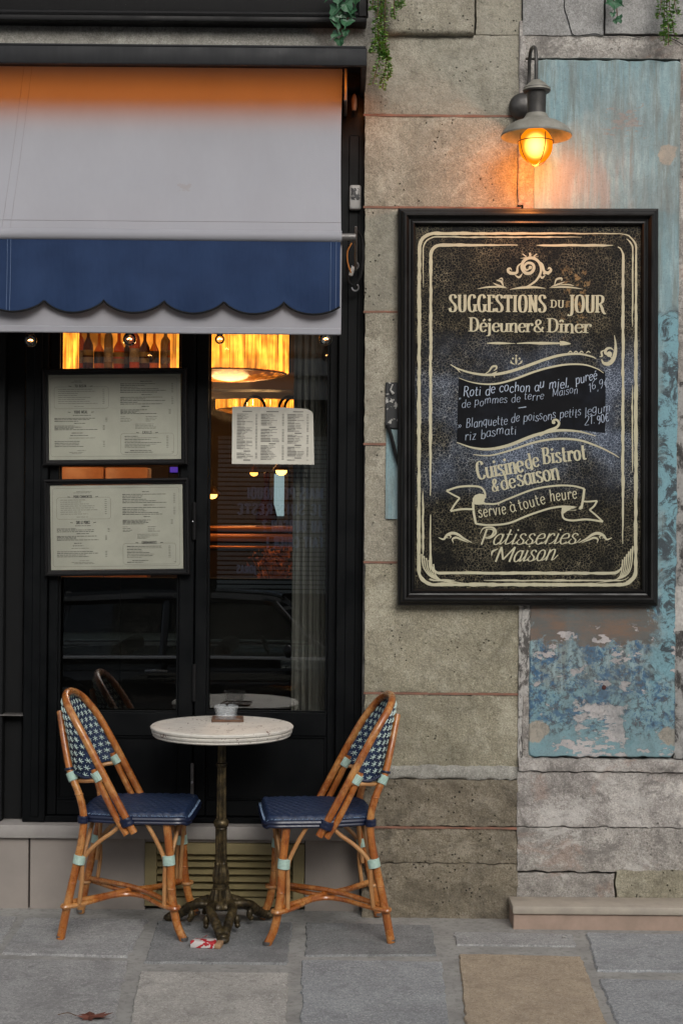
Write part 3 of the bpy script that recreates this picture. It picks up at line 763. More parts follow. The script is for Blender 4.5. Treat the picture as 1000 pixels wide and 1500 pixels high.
mb = MB(); mb.box(a.x - .01, b.x + .01, 8.321, 8.34, FZ + 1.0, a.z + .01, .002); mb.build('case', M['black2'], sc)
# added dark screen close behind the doors, blacks out the lit room
bo = root('added_dark_screen', (W(180, 1000, 6.25).x, 6.25, FZ), 'added low near black screen close behind the door glass, hiding the lit room', 'partition')
M['dark_screen'] = mat('dark_screen_black', (.003, .0028, .0025), (.004, .0036, .003), 6, .7, Specular_IOR_Level=.1)
for a_, b_ in ((-300, 60), (61, 175), (176, 292), (293, 425)):
    mb = MB(); mb.box(W(a_, 900, 6.25).x, W(b_, 900, 6.25).x + .006, 6.25 + .002 * (a_ % 2), 6.29, FZ + .001, W(180, 846, 6.25).z, .004); mb.build('board', M['dark_screen'], bo)
# wooden counter behind the right pane
YK = 9.0
k0 = W(300, 770, YK).z; k1 = W(300, 806, YK).z; xa, xb = W(140, 770, YK).x, W(432, 770, YK).x
co = root('counter', ((xa + xb) / 2, YK, FZ), 'dark counter with three bright copper coloured mouldings behind the right door pane', 'counter')
M['copper'] = mat('polished_copper_wood', (.55, .22, .09), (.42, .16, .07), 4, .3, .6, stretch=(.1, 1, 1), kind='World')
for y, hh in ((774, 4), (787, 6), (801, 2.5)):
    mb = MB(); mb.box(xa, xb, YK - .03, YK + .3, W(300, y + hh, YK).z, W(300, y - hh, YK).z, .008, 2); mb.build('molding', M['copper'], co)
mb = MB(); mb.box(xa, xb, YK, YK + .28, FZ + .001, k0 - .02); mb.build('body', M['roomdark'], co)
def glow_lamp(px, py, Y, r, label, shade=(1, .45, .08), st=9):
    c = W(px, py, Y); o = root('table_lamp', c, label, 'lamp', 'small glowing lamps inside the room')
    mb = MB(); mb.ball(c, r, 12, 1, 1, .8); mb.build('bulb', emis('warm_lamp_bulb', shade, st), o)
    mb = MB(); mb.lathe([(r * .6, r * 1.6), (r * 1.7, r * .1), (r * 1.65, r * .1), (r * .55, r * 1.55)], c, 20); mb.build('lamp_shade', M['brass'], o)
    mb = MB(); mb.tube([c + Vector((0, 0, r)), c + Vector((0, 0, r * 3))], .004, 6); mb.build('stem', M['brass'], o)
glow_lamp(412, 690, 9.6, .035, 'brightest small lamp glowing just below the taped menu')
glow_lamp(372, 693, 9.9, .026, 'dimmer small lamp glowing below the left half of the taped menu', st=4)
glow_lamp(311, 725, 7.2, .024, 'small warm lamp close to the left edge of the right pane', st=7)
glow_lamp(477, 551, 8.5, .010, 'tiny orange lamp dot beside the curtain', st=8)
# decanter / carafe on the counter
de = MB(); c = W(390, 768, 9.1); de.lathe([(0, 0), (.06, 0), (.065, .03), (.05, .09), (.02, .15), (.014, .24), (.02, .26), (.02, .29), (0, .30)], (0, 0, 0), 20)
o = de.build('decanter', bm_[1]); o.location = (c.x, 9.1, k0 + .025); tag(o, 'tall brown glass decanter on the counter behind the right pane', 'decanter')
# narrow tall rear pane, a pale strip of light put in as emission
rw = root('rear_glow_pane', W(408, 730, 11.4), 'narrow rear pane with a pale strip of light put in as glow at the far end of the room', 'window')
x0, x1, z0, z1 = RC(401, 694, 416, 756, 11.4)
mb = MB(); mb.box(x0, x1, 11.45, 11.49, z0, z1); mb.build('pane', emis('pale_glow_pane', (.62, .85, .9), .45), rw, smooth=False)
mb = MB()
for q in (x0 - .03, x1): mb.box(q, q + .03, 11.42, 11.499, z0 - .03, z1 + .03)
mb.build('frame', M['roomdark'], rw)
# dried plant
dp = root('dried_plant', W(403, 870, 8.4), 'bushy orange dried plant below the counter behind the right pane', 'plant')
random.seed(5); mb = MB(); b = W(403, 875, 8.4)
for k in range(70):
    a = Vector((random.gauss(0, .06), random.gauss(0, .05), random.uniform(.05, .26))); p0 = b + Vector((a.x * .2, a.y * .2, 0))
    p1 = b + a; mb.tube([p0, (p0 + p1) / 2 + Vector((0, 0, .02)), p1], [.0015, .0015, .001], 4)
    for q in range(7):
        c = p1 + Vector([random.gauss(0, .014) for _ in range(3)]); d = [Vector([random.gauss(0, .008) for _ in range(3)]) for _ in range(3)]
        mb.quad(c + d[0], c + d[1], c + d[2], c - d[0])
mb.build('twigs', mat('dried_orange', (.45, .15, .05), (.3, .1, .04), 20, .8), dp, kind='stuff', fix=False)
mb = MB(); mb.lathe([(0, -.16), (.05, -.16), (.07, -.05), (.05, .01), (0, .01)], b, 18); mb.build('vase', M['roomdark'], dp)
# curtain
M['curtain'] = mat('linen_curtain', (.22, .205, .18), (.17, .16, .14), 10, .9, 0, .3, 300, .001, kind='World')
def curtain(a, b, Y, z0, z1, label, folds=9, amp=.02):
    x0, x1 = W(a, 800, Y).x, W(b, 800, Y).x
    mb = MB()
    def fn(u, v):
        x = x0 + (x1 - x0) * u; z = z0 + (z1 - z0) * v
        ph = u * folds * 2 * PI + .6 * noise.noise(Vector((u * 4, v * 1.2, 2)))
        return Vector((x + .004 * math.cos(ph * 2), Y + amp * math.sin(ph) * (.7 + .5 * noise.noise(Vector((u * 5, v, 9)))), z))
    g = mb.grid(fn, folds * 12, 14)
    g2 = mb.grid(lambda u, v: fn(u, v) + Vector((0, .003, 0)), folds * 12, 14)
    tag(mb.build('curtain', M['curtain'], ang=80, fix=False), label, 'curtain')
curtain(427, 500, 5.93, FZ + .02, 3.0, 'pleated grey linen curtain inside the right edge of the right door pane', 7)

# ------------------------------------------------------------------ paper, print
t = NT('menu_paper'); v = t.coord('World')
M['paper'] = t.set(t.mix(t.ramp(t.noise(v, 6, 4), .4, .6), (.60, .58, .50), (.53, .51, .44)), .75)
M['ink'] = mat('printed_ink', (.13, .125, .115), None, rough=.8)
def frame_profile(mb, x0, x1, z0, z1, Y, prof):
    """moulded picture frame: prof = [(inset, height)...] swept round the rectangle, mitred"""
    loops = []
    for ins, h in prof:
        loops.append([mb.bm.verts.new(q) for q in ((x0 + ins, Y - h, z0 + ins), (x1 - ins, Y - h, z0 + ins), (x1 - ins, Y - h, z1 - ins), (x0 + ins, Y - h, z1 - ins))])
    for A, B in zip(loops, loops[1:]):
        for i in range(4):
            j = (i + 1) % 4; mb.bm.faces.new((A[i], A[j], B[j], B[i]))
# ------------------------------------------------------------------ hand-drawn lettering
GL = {}
def g(ch, w, *st): GL[ch] = (w, st)
# st: ('s', pts) stem with serifs at both ends, ('b', pts) serif at last point, ('l', pts) plain polyline, ('c', pts) curve, ('d', x, y) dot, ('h', x, y, half) serif bar
g('S', .50, ('c', [(.43, .80), (.38, .94), (.25, 1.0), (.11, .93), (.08, .76), (.20, .58), (.34, .44), (.43, .26), (.38, .07), (.24, 0), (.10, .05), (.05, .22)]))
g('U', .58, ('c', [(.12, 1), (.12, .6), (.12, .25), (.19, .05), (.31, 0), (.43, .07), (.47, .25), (.47, .6), (.47, 1)]), ('h', .12, 1, .1), ('h', .47, 1, .08))
g('G', .58, ('c', [(.47, .80), (.41, .95), (.29, 1), (.14, .88), (.08, .5), (.14, .12), (.29, 0), (.42, .06), (.48, .18)]), ('s', [(.48, .44), (.48, .04)]))
g('E', .48, ('s', [(.13, 1), (.13, 0)]), ('l', [(.13, .985), (.42, .985), (.43, .82)]), ('l', [(.13, .52), (.36, .52)]), ('l', [(.13, .015), (.43, .015), (.45, .20)]))
g('T', .52, ('b', [(.26, .98), (.26, 0)]), ('l', [(.05, .80), (.06, .985), (.46, .985), (.47, .80)]))
g('I', .28, ('s', [(.14, 1), (.14, 0)]))
g('O', .60, ('c', [(.30, 1), (.14, .90), (.08, .5), (.14, .10), (.30, 0), (.46, .10), (.52, .5), (.46, .90), (.30, 1)]))
g('N', .60, ('s', [(.12, 1), (.12, 0)]), ('l', [(.12, 1), (.48, .0)]), ('l', [(.48, 1), (.48, 0)]), ('h', .48, 1, .09))
g('D', .60, ('s', [(.13, 1), (.13, 0)]), ('c', [(.13, .99), (.30, .98), (.46, .84), (.52, .5), (.46, .16), (.30, .02), (.13, .01)]))
g('J', .42, ('c', [(.28, 1), (.28, .6), (.28, .1), (.24, -.12), (.12, -.20), (.02, -.14)]), ('h', .28, 1, .12))
g('R', .60, ('s', [(.13, 1), (.13, 0)]), ('c', [(.13, .99), (.32, .98), (.45, .88), (.45, .66), (.33, .53), (.13, .51)]), ('c', [(.27, .52), (.40, .30), (.48, .06), (.58, -.06), (.66, -.06)]))
g('C', .56, ('c', [(.46, .80), (.40, .95), (.28, 1), (.14, .88), (.08, .5), (.14, .12), (.28, 0), (.42, .05), (.49, .2)]))
g('B', .58, ('s', [(.13, 1), (.13, 0)]), ('c', [(.13, .99), (.32, .98), (.43, .88), (.42, .66), (.30, .54), (.13, .52)]), ('c', [(.13, .52), (.35, .50), (.49, .38), (.48, .14), (.34, .02), (.13, .01)]))
g('P', .56, ('s', [(.13, 1), (.13, 0)]), ('c', [(.13, .99), (.34, .98), (.48, .86), (.47, .62), (.34, .48), (.13, .46)]))
g('M', .78, ('s', [(.12, 1), (.12, 0)]), ('l', [(.12, 1), (.38, .15)]), ('l', [(.38, .15), (.66, 1)]), ('s', [(.66, 1), (.66, 0)]))
g('A', .60, ('b', [(.30, 1), (.06, 0)]), ('b', [(.30, 1), (.54, 0)]), ('l', [(.15, .36), (.46, .36)]))
g('Y', .56, ('l', [(.05, 1), (.28, .48)]), ('l', [(.51, 1), (.28, .48)]), ('b', [(.28, .5), (.28, 0)]))
g('L', .46, ('s', [(.13, 1), (.13, 0)]), ('l', [(.13, .015), (.43, .015), (.45, .2)]))
g('F', .46, ('s', [(.13, 1), (.13, 0)]), ('l', [(.13, .985), (.43, .985)]), ('l', [(.13, .52), (.36, .52)]))
g('H', .60, ('s', [(.13, 1), (.13, 0)]), ('s', [(.48, 1), (.48, 0)]), ('l', [(.13, .52), (.48, .52)]))
g('Q', .60, ('c', [(.30, 1), (.14, .90), (.08, .5), (.14, .10), (.30, 0), (.46, .10), (.52, .5), (.46, .90), (.30, 1)]), ('l', [(.34, .18), (.56, -.12)]))
g('a', .50, ('c', [(.41, .50), (.30, .62), (.14, .54), (.07, .30), (.13, .07), (.26, 0), (.41, .16)]), ('l', [(.42, .62), (.42, .10), (.50, .0)]))
g('b', .50, ('l', [(.11, 1), (.11, 0)]), ('c', [(.11, .42), (.24, .60), (.38, .58), (.44, .32), (.39, .06), (.24, 0), (.11, .10)]))
g('c', .45, ('c', [(.40, .50), (.27, .62), (.12, .50), (.07, .29), (.14, .07), (.27, 0), (.41, .12)]))
g('d', .52, ('c', [(.41, .50), (.30, .62), (.14, .54), (.07, .30), (.13, .07), (.26, 0), (.41, .16)]), ('l', [(.42, 1), (.42, 0)]), ('h', .38, 1, .06))
g('e', .46, ('c', [(.08, .33), (.24, .34), (.41, .38), (.38, .55), (.26, .62), (.12, .52), (.07, .29), (.14, .06), (.27, 0), (.41, .13)]))
g('g', .50, ('c', [(.41, .50), (.30, .62), (.14, .54), (.07, .30), (.13, .07), (.26, 0), (.41, .16)]), ('c', [(.42, .62), (.42, .2), (.41, -.18), (.30, -.32), (.14, -.30), (.06, -.2)]))
g('h', .52, ('s', [(.11, 1), (.11, 0)]), ('c', [(.11, .40), (.24, .60), (.37, .60), (.42, .42), (.42, .2), (.42, 0)]), ('h', .42, 0, .08))
g('i', .26, ('s', [(.13, .62), (.13, 0)]), ('d', .13, .84))
g('j', .27, ('c', [(.14, .62), (.14, .3), (.14, -.1), (.08, -.28), (-.04, -.30)]), ('d', .14, .84), ('h', .12, .62, .07))
g('l', .26, ('s', [(.13, 1), (.13, 0)]))
g('m', .78, ('s', [(.11, .62), (.11, 0)]), ('c', [(.11, .40), (.22, .60), (.34, .60), (.39, .42), (.39, 0)]), ('c', [(.39, .40), (.50, .60), (.62, .60), (.67, .42), (.67, 0)]), ('h', .39, 0, .06), ('h', .67, 0, .07))
g('n', .52, ('s', [(.11, .62), (.11, 0)]), ('c', [(.11, .40), (.24, .60), (.37, .60), (.42, .42), (.42, .2), (.42, 0)]), ('h', .42, 0, .08))
g('o', .50, ('c', [(.25, .62), (.12, .53), (.07, .31), (.12, .09), (.25, 0), (.38, .09), (.43, .31), (.38, .53), (.25, .62)]))
g('p', .52, ('s', [(.11, .62), (.11, -.32)]), ('c', [(.11, .42), (.24, .60), (.39, .58), (.45, .32), (.40, .06), (.24, 0), (.11, .10)]))
g('q', .52, ('c', [(.41, .50), (.30, .62), (.14, .54), (.07, .30), (.13, .07), (.26, 0), (.41, .16)]), ('b', [(.42, .62), (.42, -.32)]))
g('r', .40, ('s', [(.11, .62), (.11, 0)]), ('c', [(.11, .36), (.20, .56), (.30, .62), (.38, .54)]), ('d', .37, .53))
g('s', .42, ('c', [(.36, .50), (.26, .61), (.13, .59), (.10, .45), (.22, .33), (.34, .22), (.34, .06), (.22, 0), (.09, .04), (.05, .14)]))
g('t', .36, ('c', [(.15, .88), (.15, .5), (.15, .16), (.20, .02), (.33, .06)]), ('l', [(.03, .60), (.32, .60)]))
g('u', .52, ('c', [(.10, .62), (.10, .35), (.11, .10), (.20, 0), (.32, .04), (.41, .22)]), ('b', [(.41, .62), (.41, 0)]), ('h', .09, .61, .06))
g('v', .46, ('l', [(.06, .62), (.23, 0)]), ('l', [(.40, .62), (.23, 0)]))
g('z', .42, ('l', [(.06, .60), (.36, .60)]), ('l', [(.36, .60), (.06, .01)]), ('l', [(.06, .01), (.38, .01)]))
g('\u00e9', .46, *GL['e'][1], ('l', [(.22, .74), (.34, .90)]))
g('\u00e0', .50, *GL['a'][1], ('l', [(.28, .74), (.16, .90)]))
g('\u00ee', .26, ('s', [(.13, .62), (.13, 0)]), ('l', [(.03, .76), (.13, .90), (.24, .76)]))
g('&', .66, ('c', [(.60, .02), (.40, .22), (.18, .60), (.16, .85), (.28, .99), (.40, .88), (.38, .70), (.16, .46), (.07, .26), (.12, .06), (.28, 0), (.46, .10), (.56, .42)]))
g('1', .30, ('l', [(.05, .78), (.17, .98)]), ('b', [(.17, .98), (.17, 0)]))
g('2', .48, ('c', [(.08, .78), (.15, .96), (.30, .98), (.40, .80), (.34, .52), (.16, .22), (.06, .02)]), ('l', [(.06, .02), (.44, .02)]))
g('6', .48, ('c', [(.38, .95), (.20, .80), (.09, .50), (.08, .22), (.20, .0), (.36, .08), (.40, .30), (.28, .46), (.10, .34)]))
g('9', .48, ('c', [(.38, .70), (.30, .50), (.14, .52), (.08, .74), (.18, .97), (.34, .95), (.40, .70), (.36, .30), (.20, .0)]))
g('0', .48, ('c', [(.24, .98), (.10, .80), (.08, .4), (.14, .08), (.26, 0), (.38, .12), (.42, .5), (.37, .86), (.24, .98)]))
g(',', .22, ('l', [(.12, .06), (.06, -.14)])); g('.', .22, ('d', .1, .04))
g('\u20ac', .52, ('c', [(.48, .85), (.36, .98), (.20, .85), (.12, .5), (.20, .12), (.36, 0), (.48, .12)]), ('l', [(.02, .58), (.38, .58)]), ('l', [(.02, .42), (.36, .42)]))
g('\u00bb', .36, ('l', [(.04, .5), (.16, .3), (.04, .1)]), ('l', [(.18, .5), (.30, .3), (.18, .1)]))
g('"', .30, ('l', [(.08, 1), (.06, .8)]), ('l', [(.2, 1), (.18, .8)]))
g('?', .46, ('c', [(.08, .80), (.18, .97), (.34, .95), (.40, .76), (.30, .56), (.22, .42), (.22, .26)]), ('d', .22, .05))
g('!', .24, ('l', [(.12, 1), (.12, .28)]), ('d', .12, .05)); g(' ', .34); g('-', .5, ('l', [(.05, .35), (.42, .38)]))

class Ink:
    """strokes laid as thin paint films; each one a hair above the previous so that none coincide"""
    def __init__(s, place, lift=.0006): s.mb = MB(); s.place = place; s.n = 0; s.lift = lift
    def stroke(s, P, wf, n=6, smooth=True, wob=0.):
        P = [Vector((p[0], p[1], 0)) for p in P]
        Q = spline(P, n) if smooth and len(P) > 2 else P
        if not smooth and len(P) > 2:
            for a, b in zip(P, P[1:]): s.stroke([a, b], wf, n, True, wob)
            return
        if len(Q) == 2: Q = [Q[0].lerp(Q[1], i / 4) for i in range(5)]
        s.n += 1; base = s.lift + (s.n % 23) * .00003; N = len(Q); prev = None
        for i, q in enumerate(Q):
            t = (Q[min(i + 1, N - 1)] - Q[max(i - 1, 0)])
            if t.length < 1e-6: t = Vector((1, 0, 0))
            t.normalize(); nn = Vector((-t.y, t.x, 0)); w = wf(t, i / (N - 1)) * .5
            if wob: w *= 1 + wob * noise.noise(Vector((q.x * .11, q.y * .11, s.n)))
            h = base + i * .000004
            a = s.mb.bm.verts.new(s.place(q.x + nn.x * w, q.y + nn.y * w, h)); b = s.mb.bm.verts.new(s.place(q.x - nn.x * w, q.y - nn.y * w, h))
            if prev: s.mb.bm.faces.new((prev[0], prev[1], b, a))
            prev = (a, b)
    def blob(s, x, y, r, n=10, ry=None):
        s.n += 1; h = s.lift + (s.n % 23) * .00003
        s.mb.bm.faces.new([s.mb.bm.verts.new(s.place(x + r * math.cos(-2 * PI * k / n), y + (ry or r) * math.sin(-2 * PI * k / n), h)) for k in range(n)])
    def poly(s, P, h=None):
        s.n += 1; h = s.lift + (s.n % 23) * .00003 if h is None else h
        s.mb.bm.faces.new([s.mb.bm.verts.new(s.place(p[0], p[1], h)) for p in P])
    def text(s, txt, x0, y0, x1, y1, cap, thick=.13, thin=.04, serif=True, slant=0, jit=0, arc=0, gap=.06, fit=True, script=False):
        adv = sum(GL[c][0] + gap for c in txt)
        L = math.hypot(x1 - x0, y1 - y0); k = L / adv if fit else cap
        ux, uy = (x1 - x0) / L, (y1 - y0) / L; pen = 0
        for c in txt:
            w, sts = GL[c]; jy = random.uniform(-jit, jit); jr = random.uniform(-jit, jit)
            def T(p):
                gx = pen + p[0] + slant * p[1] * cap / k; gy = p[1] + jy + jr * p[0]
                f = (pen / adv); ay = arc * math.sin(PI * f)
                X = gx * k; Y = gy * cap
                return (x0 + ux * X + uy * Y, y0 + uy * X - ux * Y - ay)
            def wf(t, u):
                a = abs(t.x * ux + t.y * uy); v = abs(-t.x * uy + t.y * ux)
                return cap * (thin + (thick - thin) * max(0, v) ** 1.6)
            for q in sts:
                if q[0] in 'sblc':
                    pts = [T(p) for p in q[1]]
                    s.stroke(pts, wf, 6, q[0] == 'c')
                    if serif:
                        hl = .085 + thick * .35
                        ends = {'s': (0, -1), 'b': (-1,)}.get(q[0], ())
                        for e in ends:
                            p = q[1][e]; yy = p[1] + (-.5 * thin if p[1] > .3 else .5 * thin)
                            s.stroke([T((p[0] - hl, yy)), T((p[0] + hl, yy))], lambda t, u: cap * thin * 1.15)
                elif q[0] == 'd': X = T((q[1], q[2])); s.blob(X[0], X[1], cap * max(thick * .55, thin * .8))
                elif q[0] == 'h' and serif: s.stroke([T((q[1] - q[3] * 1.2, q[2] - .5 * thin)), T((q[1] + q[3] * 1.2, q[2] - .5 * thin))], lambda t, u: cap * thin * 1.15)
            if script and c != ' ':   # joining stroke to the next letter
                s.stroke([T((w - .12, .02)), T((w + .02, .08)), T((w + .14, .30))], lambda t, u: cap * thin)
            pen += w + gap
    def build(s, name, m, parent, kind=None): return s.mb.build(name, m, parent, smooth=False, kind=kind, fix=False)

# ------------------------------------------------------------------ big signboard
YB = 5.565; SB = F / YB
bc = W(775, 596, YB)
bd = root('signboard', (bc.x, YB, bc.z), 'large black framed restaurant board with cream hand lettering under the wall lamp', 'signboard')
bd.rotation_euler = (0, R(-.42), 0)
def bp(px, py, h=0): return Vector((bc.x + (px - 775) / SB, YB + .034 - h, bc.z + (596 - py) / SB))
def bsc(px): return (px - 775) / SB
mb = MB()
frame_profile(mb, bc.x + bsc(583), bc.x + bsc(965.5), bc.z - 292 / SB, bc.z + 293 / SB, YB + .034,
    [(0, -.045), (0, .006), (.003, .012), (.010, .015), (.013, .022), (.016, .030), (.024, .034), (.030, .033), (.036, .024), (.040, .016), (.046, .014), (.050, .020), (.056, .022), (.060, .017), (.063, .004), (.063, -.008)])
mb.build('frame', black_paint('board_frame_black', (.005, .005, .005), .36, .6, .3), bd, ang=25)
def crackle():
    t = NT('crackled_black_lacquer'); v = t.coord('Object')
    d = t.noise(v, 55, 3); vv = t.n.new('ShaderNodeVectorMath'); vv.operation = 'ADD'
    c3 = t.n.new('ShaderNodeTexNoise'); t.l.new(v, c3.inputs['Vector']); c3.inputs['Scale'].default_value = 70
    sc_ = t.n.new('ShaderNodeVectorMath'); sc_.operation = 'SCALE'; t.l.new(c3.outputs['Color'], sc_.inputs[0]); sc_.inputs['Scale'].default_value = .012
    t.l.new(v, vv.inputs[0]); t.l.new(sc_.outputs[0], vv.inputs[1])
    dd = t.voro(vv.outputs[0], 96, 'DISTANCE_TO_EDGE'); d2 = t.voro(vv.outputs[0], 150, 'DISTANCE_TO_EDGE')
    line = t.math('MAXIMUM', t.ramp(dd, .012, .06, .9, 0), t.math('MULTIPLY', t.ramp(d2, .01, .06, 1, 0), t.ramp(t.noise(v, 12, 3), .5, .6, 0, .3)))
    line = t.math('MULTIPLY', line, t.ramp(t.noise(v, 8, 6, .7), .36, .60, .12, 1.0))
    gold = t.mix(t.ramp(t.noise(v, 10, 4), .45, .6), (.17, .145, .085), (.27, .235, .15))
    # chalk dust rubbed into the cracks around the writing area
    Z = lambda y: (596 - y) / SB
    X = lambda x: (x - 775) / SB
    m1 = t.boxmask(v, X(600), X(960), Z(735), Z(478), .16, t.noise(v, 5, 5), .30)
    m2 = t.math('MULTIPLY', m1, t.ramp(t.noise(v, 6, 6, .6), .38, .62, .15, 1))
    base = t.mix(t.math('MULTIPLY', m2, .42), (.0035, .0035, .0038), (.10, .13, .19))
    lc = t.mix(m2, gold, (.40, .46, .56))
    # worn gold flecks right of the title
    wr_ = t.math('MULTIPLY', t.boxmask(v, X(815), X(880), Z(500), Z(380), .05, t.noise(v, 9, 4), .1), t.ramp(t.noise(v, 42, 6, .7), .55, .6))
    base = t.mix(wr_, base, (.22, .14, .06))
    col = t.mix(line, base, lc)
    return t.set(col, .5, 0, t.bump(line, -.25, .0008), Specular_IOR_Level=.12)
mb = MB(); mb.box(bc.x + bsc(583) + .05, bc.x + bsc(965.5) - .05, YB + .034, YB + .05, bc.z - 292 / SB + .05, bc.z + 293 / SB - .05)
mb.build('panel', crackle(), bd, smooth=False)
t = NT('cream_paint'); v = t.coord('Object')
cc = t.mix(t.ramp(t.noise(v, 12, 5), .35, .7), (.50, .47, .32), (.44, .41, .285))
cc = t.mix(t.math('MULTIPLY', t.ramp(t.noise(v, 160, 3, .6), .63, .7), .55), cc, (.08, .07, .045))
M['cream'] = t.set(cc, .7)
t = NT('chalk'); v = t.coord('Object'); al = t.ramp(t.noise(v, 500, 3, .7), .3, .5, .3, 1)
M['chalk'] = t.set(t.mix(al, (.08, .10, .13), (.40, .47, .58)), .9)
M['slate'] = mat('wiped_black', (.003, .0035, .005), (.010, .013, .02), 7, .6, lo=.5, hi=.8, Specular_IOR_Level=.12)
c4 = lambda x, y: (570 + x / 2.439, 300 + y / 2.439)
c5 = lambda x, y: (570 + x / 2.439, 500 + y / 2.439)
K = lambda f, L: [f(*p) for p in L]
random.seed(3)
# chalk patch first (lowest film)
ink = Ink(bp, .0004)
ink.poly(K(c5, [(250, 125), (285, 137), (330, 148), (370, 150), (450, 131), (540, 102), (640, 81), (690, 79), (735, 87), (776, 107), (777, 200), (776, 326), (740, 322), (700, 316), (600, 319), (520, 337), (430, 368), (360, 383), (300, 378), (243, 357), (246, 240)])[::-1])
ink.build('writing_patch', M['slate'], bd)
# double border, hand painted
ink = Ink(bp, .0014)
wfm = lambda w: (lambda t, u: w)
def rrect(x0, y0, x1, y1, r):
    out = []
    for cx, cy, a0 in ((x1 - r, y0 + r, -90), (x1 - r, y1 - r, 0), (x0 + r, y1 - r, 90), (x0 + r, y0 + r, 180)):
        for k in range(7): a = R(a0 + 15 * k); out.append((cx + r * math.cos(a), cy + r * math.sin(a)))
    return out
o_ = rrect(614, 340, 933, 857, 22)
def seg(P, a, b, w, wob=.35): ink.stroke([P[i % len(P)] for i in range(a, b)], lambda t, u: w * min(1, .25 + 5 * u, .25 + 5 * (1 - u)), 10, True, wob)
def dens(P):
    out = []
    for i in range(len(P)):
        a, b = Vector(P[i]), Vector(P[(i + 1) % len(P)]); n = max(1, int((b - a).length / 14))
        for j in range(n): p = a.lerp(b, j / n); out.append((p.x + random.uniform(-.35, .35), p.y + random.uniform(-.35, .35)))
    return out
D1 = dens(o_); n1 = len(D1)
seg(D1, 0, n1 + 1, 5.0)
D2 = dens(rrect(631, 357, 914, 840, 15)); n2 = len(D2)
seg(D2, 2, int(n2 * .30), 4.0); seg(D2, int(n2 * .31), int(n2 * .60), 4.2); seg(D2, int(n2 * .605), int(n2 * .93), 4.4); seg(D2, int(n2 * .94), n2 + 1, 3.6)
D3 = dens(rrect(620, 345, 928, 851, 18)); n3 = len(D3)
for a, b, w in ((.02, .12, 2.2), (.16, .24, 2.0), (.33, .47, 2.4), (.49, .53, 2.6), (.56, .62, 2.6), (.78, .98, 2.0)): seg(D3, int(n3 * a), int(n3 * b), w, .6)
for a in range(6):   # dry brush ends at the lower corners
    x = 618 + a * 3.5; ink.stroke([(x, 812 + a * 3), (x + 4, 834 + a * 2), (x + 18, 848 + a), (x + 44, 852 + a * .5)], lambda t, u: 1.8 * (1 - u) + .4, 6, True, .5)
    x = 929 - a * 3.0; ink.stroke([(x, 800 + a * 4), (x - 3, 832 + a * 2), (x - 14, 846 + a), (x - 40, 852 + a * .5)], lambda t, u: 1.6 * (1 - u) + .4, 6, True, .5)
ink.build('painted_border', M['cream'], bd)
tp = lambda w: (lambda t, u: w * (.15 + .85 * math.sin(PI * min(1, max(0, u)))))
tpe = lambda w, e=.2: (lambda t, u: w * (e + (1 - e) * (1 - u)))
tps = lambda w, e=.2: (lambda t, u: w * (e + (1 - e) * u))
# crest ornament
ink = Ink(bp, .0014)
def C4(L, wf, n=7): ink.stroke(K(c4, L), wf, n)
def C5(L, wf, n=7): ink.stroke(K(c5, L), wf, n)
C4([(505, 222), (492, 228), (485, 215), (496, 203), (514, 206), (519, 222), (508, 238), (488, 238), (476, 218), (484, 194), (508, 184), (534, 196), (545, 228), (530, 262), (500, 285), (478, 292)], lambda t, u: 2.0 + 2.6 * math.sin(PI * u))
C4([(484, 196), (462, 214), (458, 236), (444, 240), (430, 236), (426, 226), (434, 222), (440, 230)], tp(4.5)); C4([(524, 190), (548, 206), (556, 232), (570, 238), (580, 228), (574, 220), (568, 226)], tp(4.2))
C4([(470, 186), (490, 184), (510, 182), (536, 180)], tp(2.0)); C4([(504, 166), (506, 178)], wfm(3.0)); C4([(478, 170), (492, 180)], wfm(1.6)); C4([(530, 170), (518, 179)], wfm(1.6))
C4([(450, 246), (466, 254), (478, 240)], tp(3)); C4([(560, 246), (548, 256), (540, 244)], tp(3)); ink.blob(*c4(506, 219), 2.6)
for x in (434, 448, 570, 556): ink.blob(*c4(x, 240), 2.0)
C4([(432, 298), (470, 292), (520, 290), (560, 294)], tp(3.4))
C4([(316, 296), (350, 290), (390, 289), (424, 293)], tp(2.6)); C4([(372, 274), (392, 284), (418, 290)], tp(2.6)); C4([(384, 264), (402, 270), (410, 288)], tp(3.2)); C4([(392, 262), (404, 258), (408, 270)], tp(2.0))
C4([(574, 292), (610, 289), (650, 290), (694, 296)], tp(2.6)); C4([(580, 288), (604, 280), (630, 270)], tp(2.6)); C4([(592, 284), (600, 262), (618, 258), (618, 268)], tp(3.0)); C4([(604, 282), (640, 280), (664, 284)], tp(1.8))
# arrow rule
C4([(350, 491), (400, 491), (452, 492)], lambda t, u: .8 + 3.4 * math.sin(PI * min(1, u * 1.1)) * (1 - u * .5)); C4([(458, 492), (500, 490), (540, 491)], tps(4.0, .3)); C4([(540, 491), (590, 491), (620, 491)], tpe(4.4, .4)); C4([(612, 491), (630, 491), (652, 493)], lambda t, u: 6.5 * math.sin(PI * (u * .55 + .4)) if u < .95 else .5)
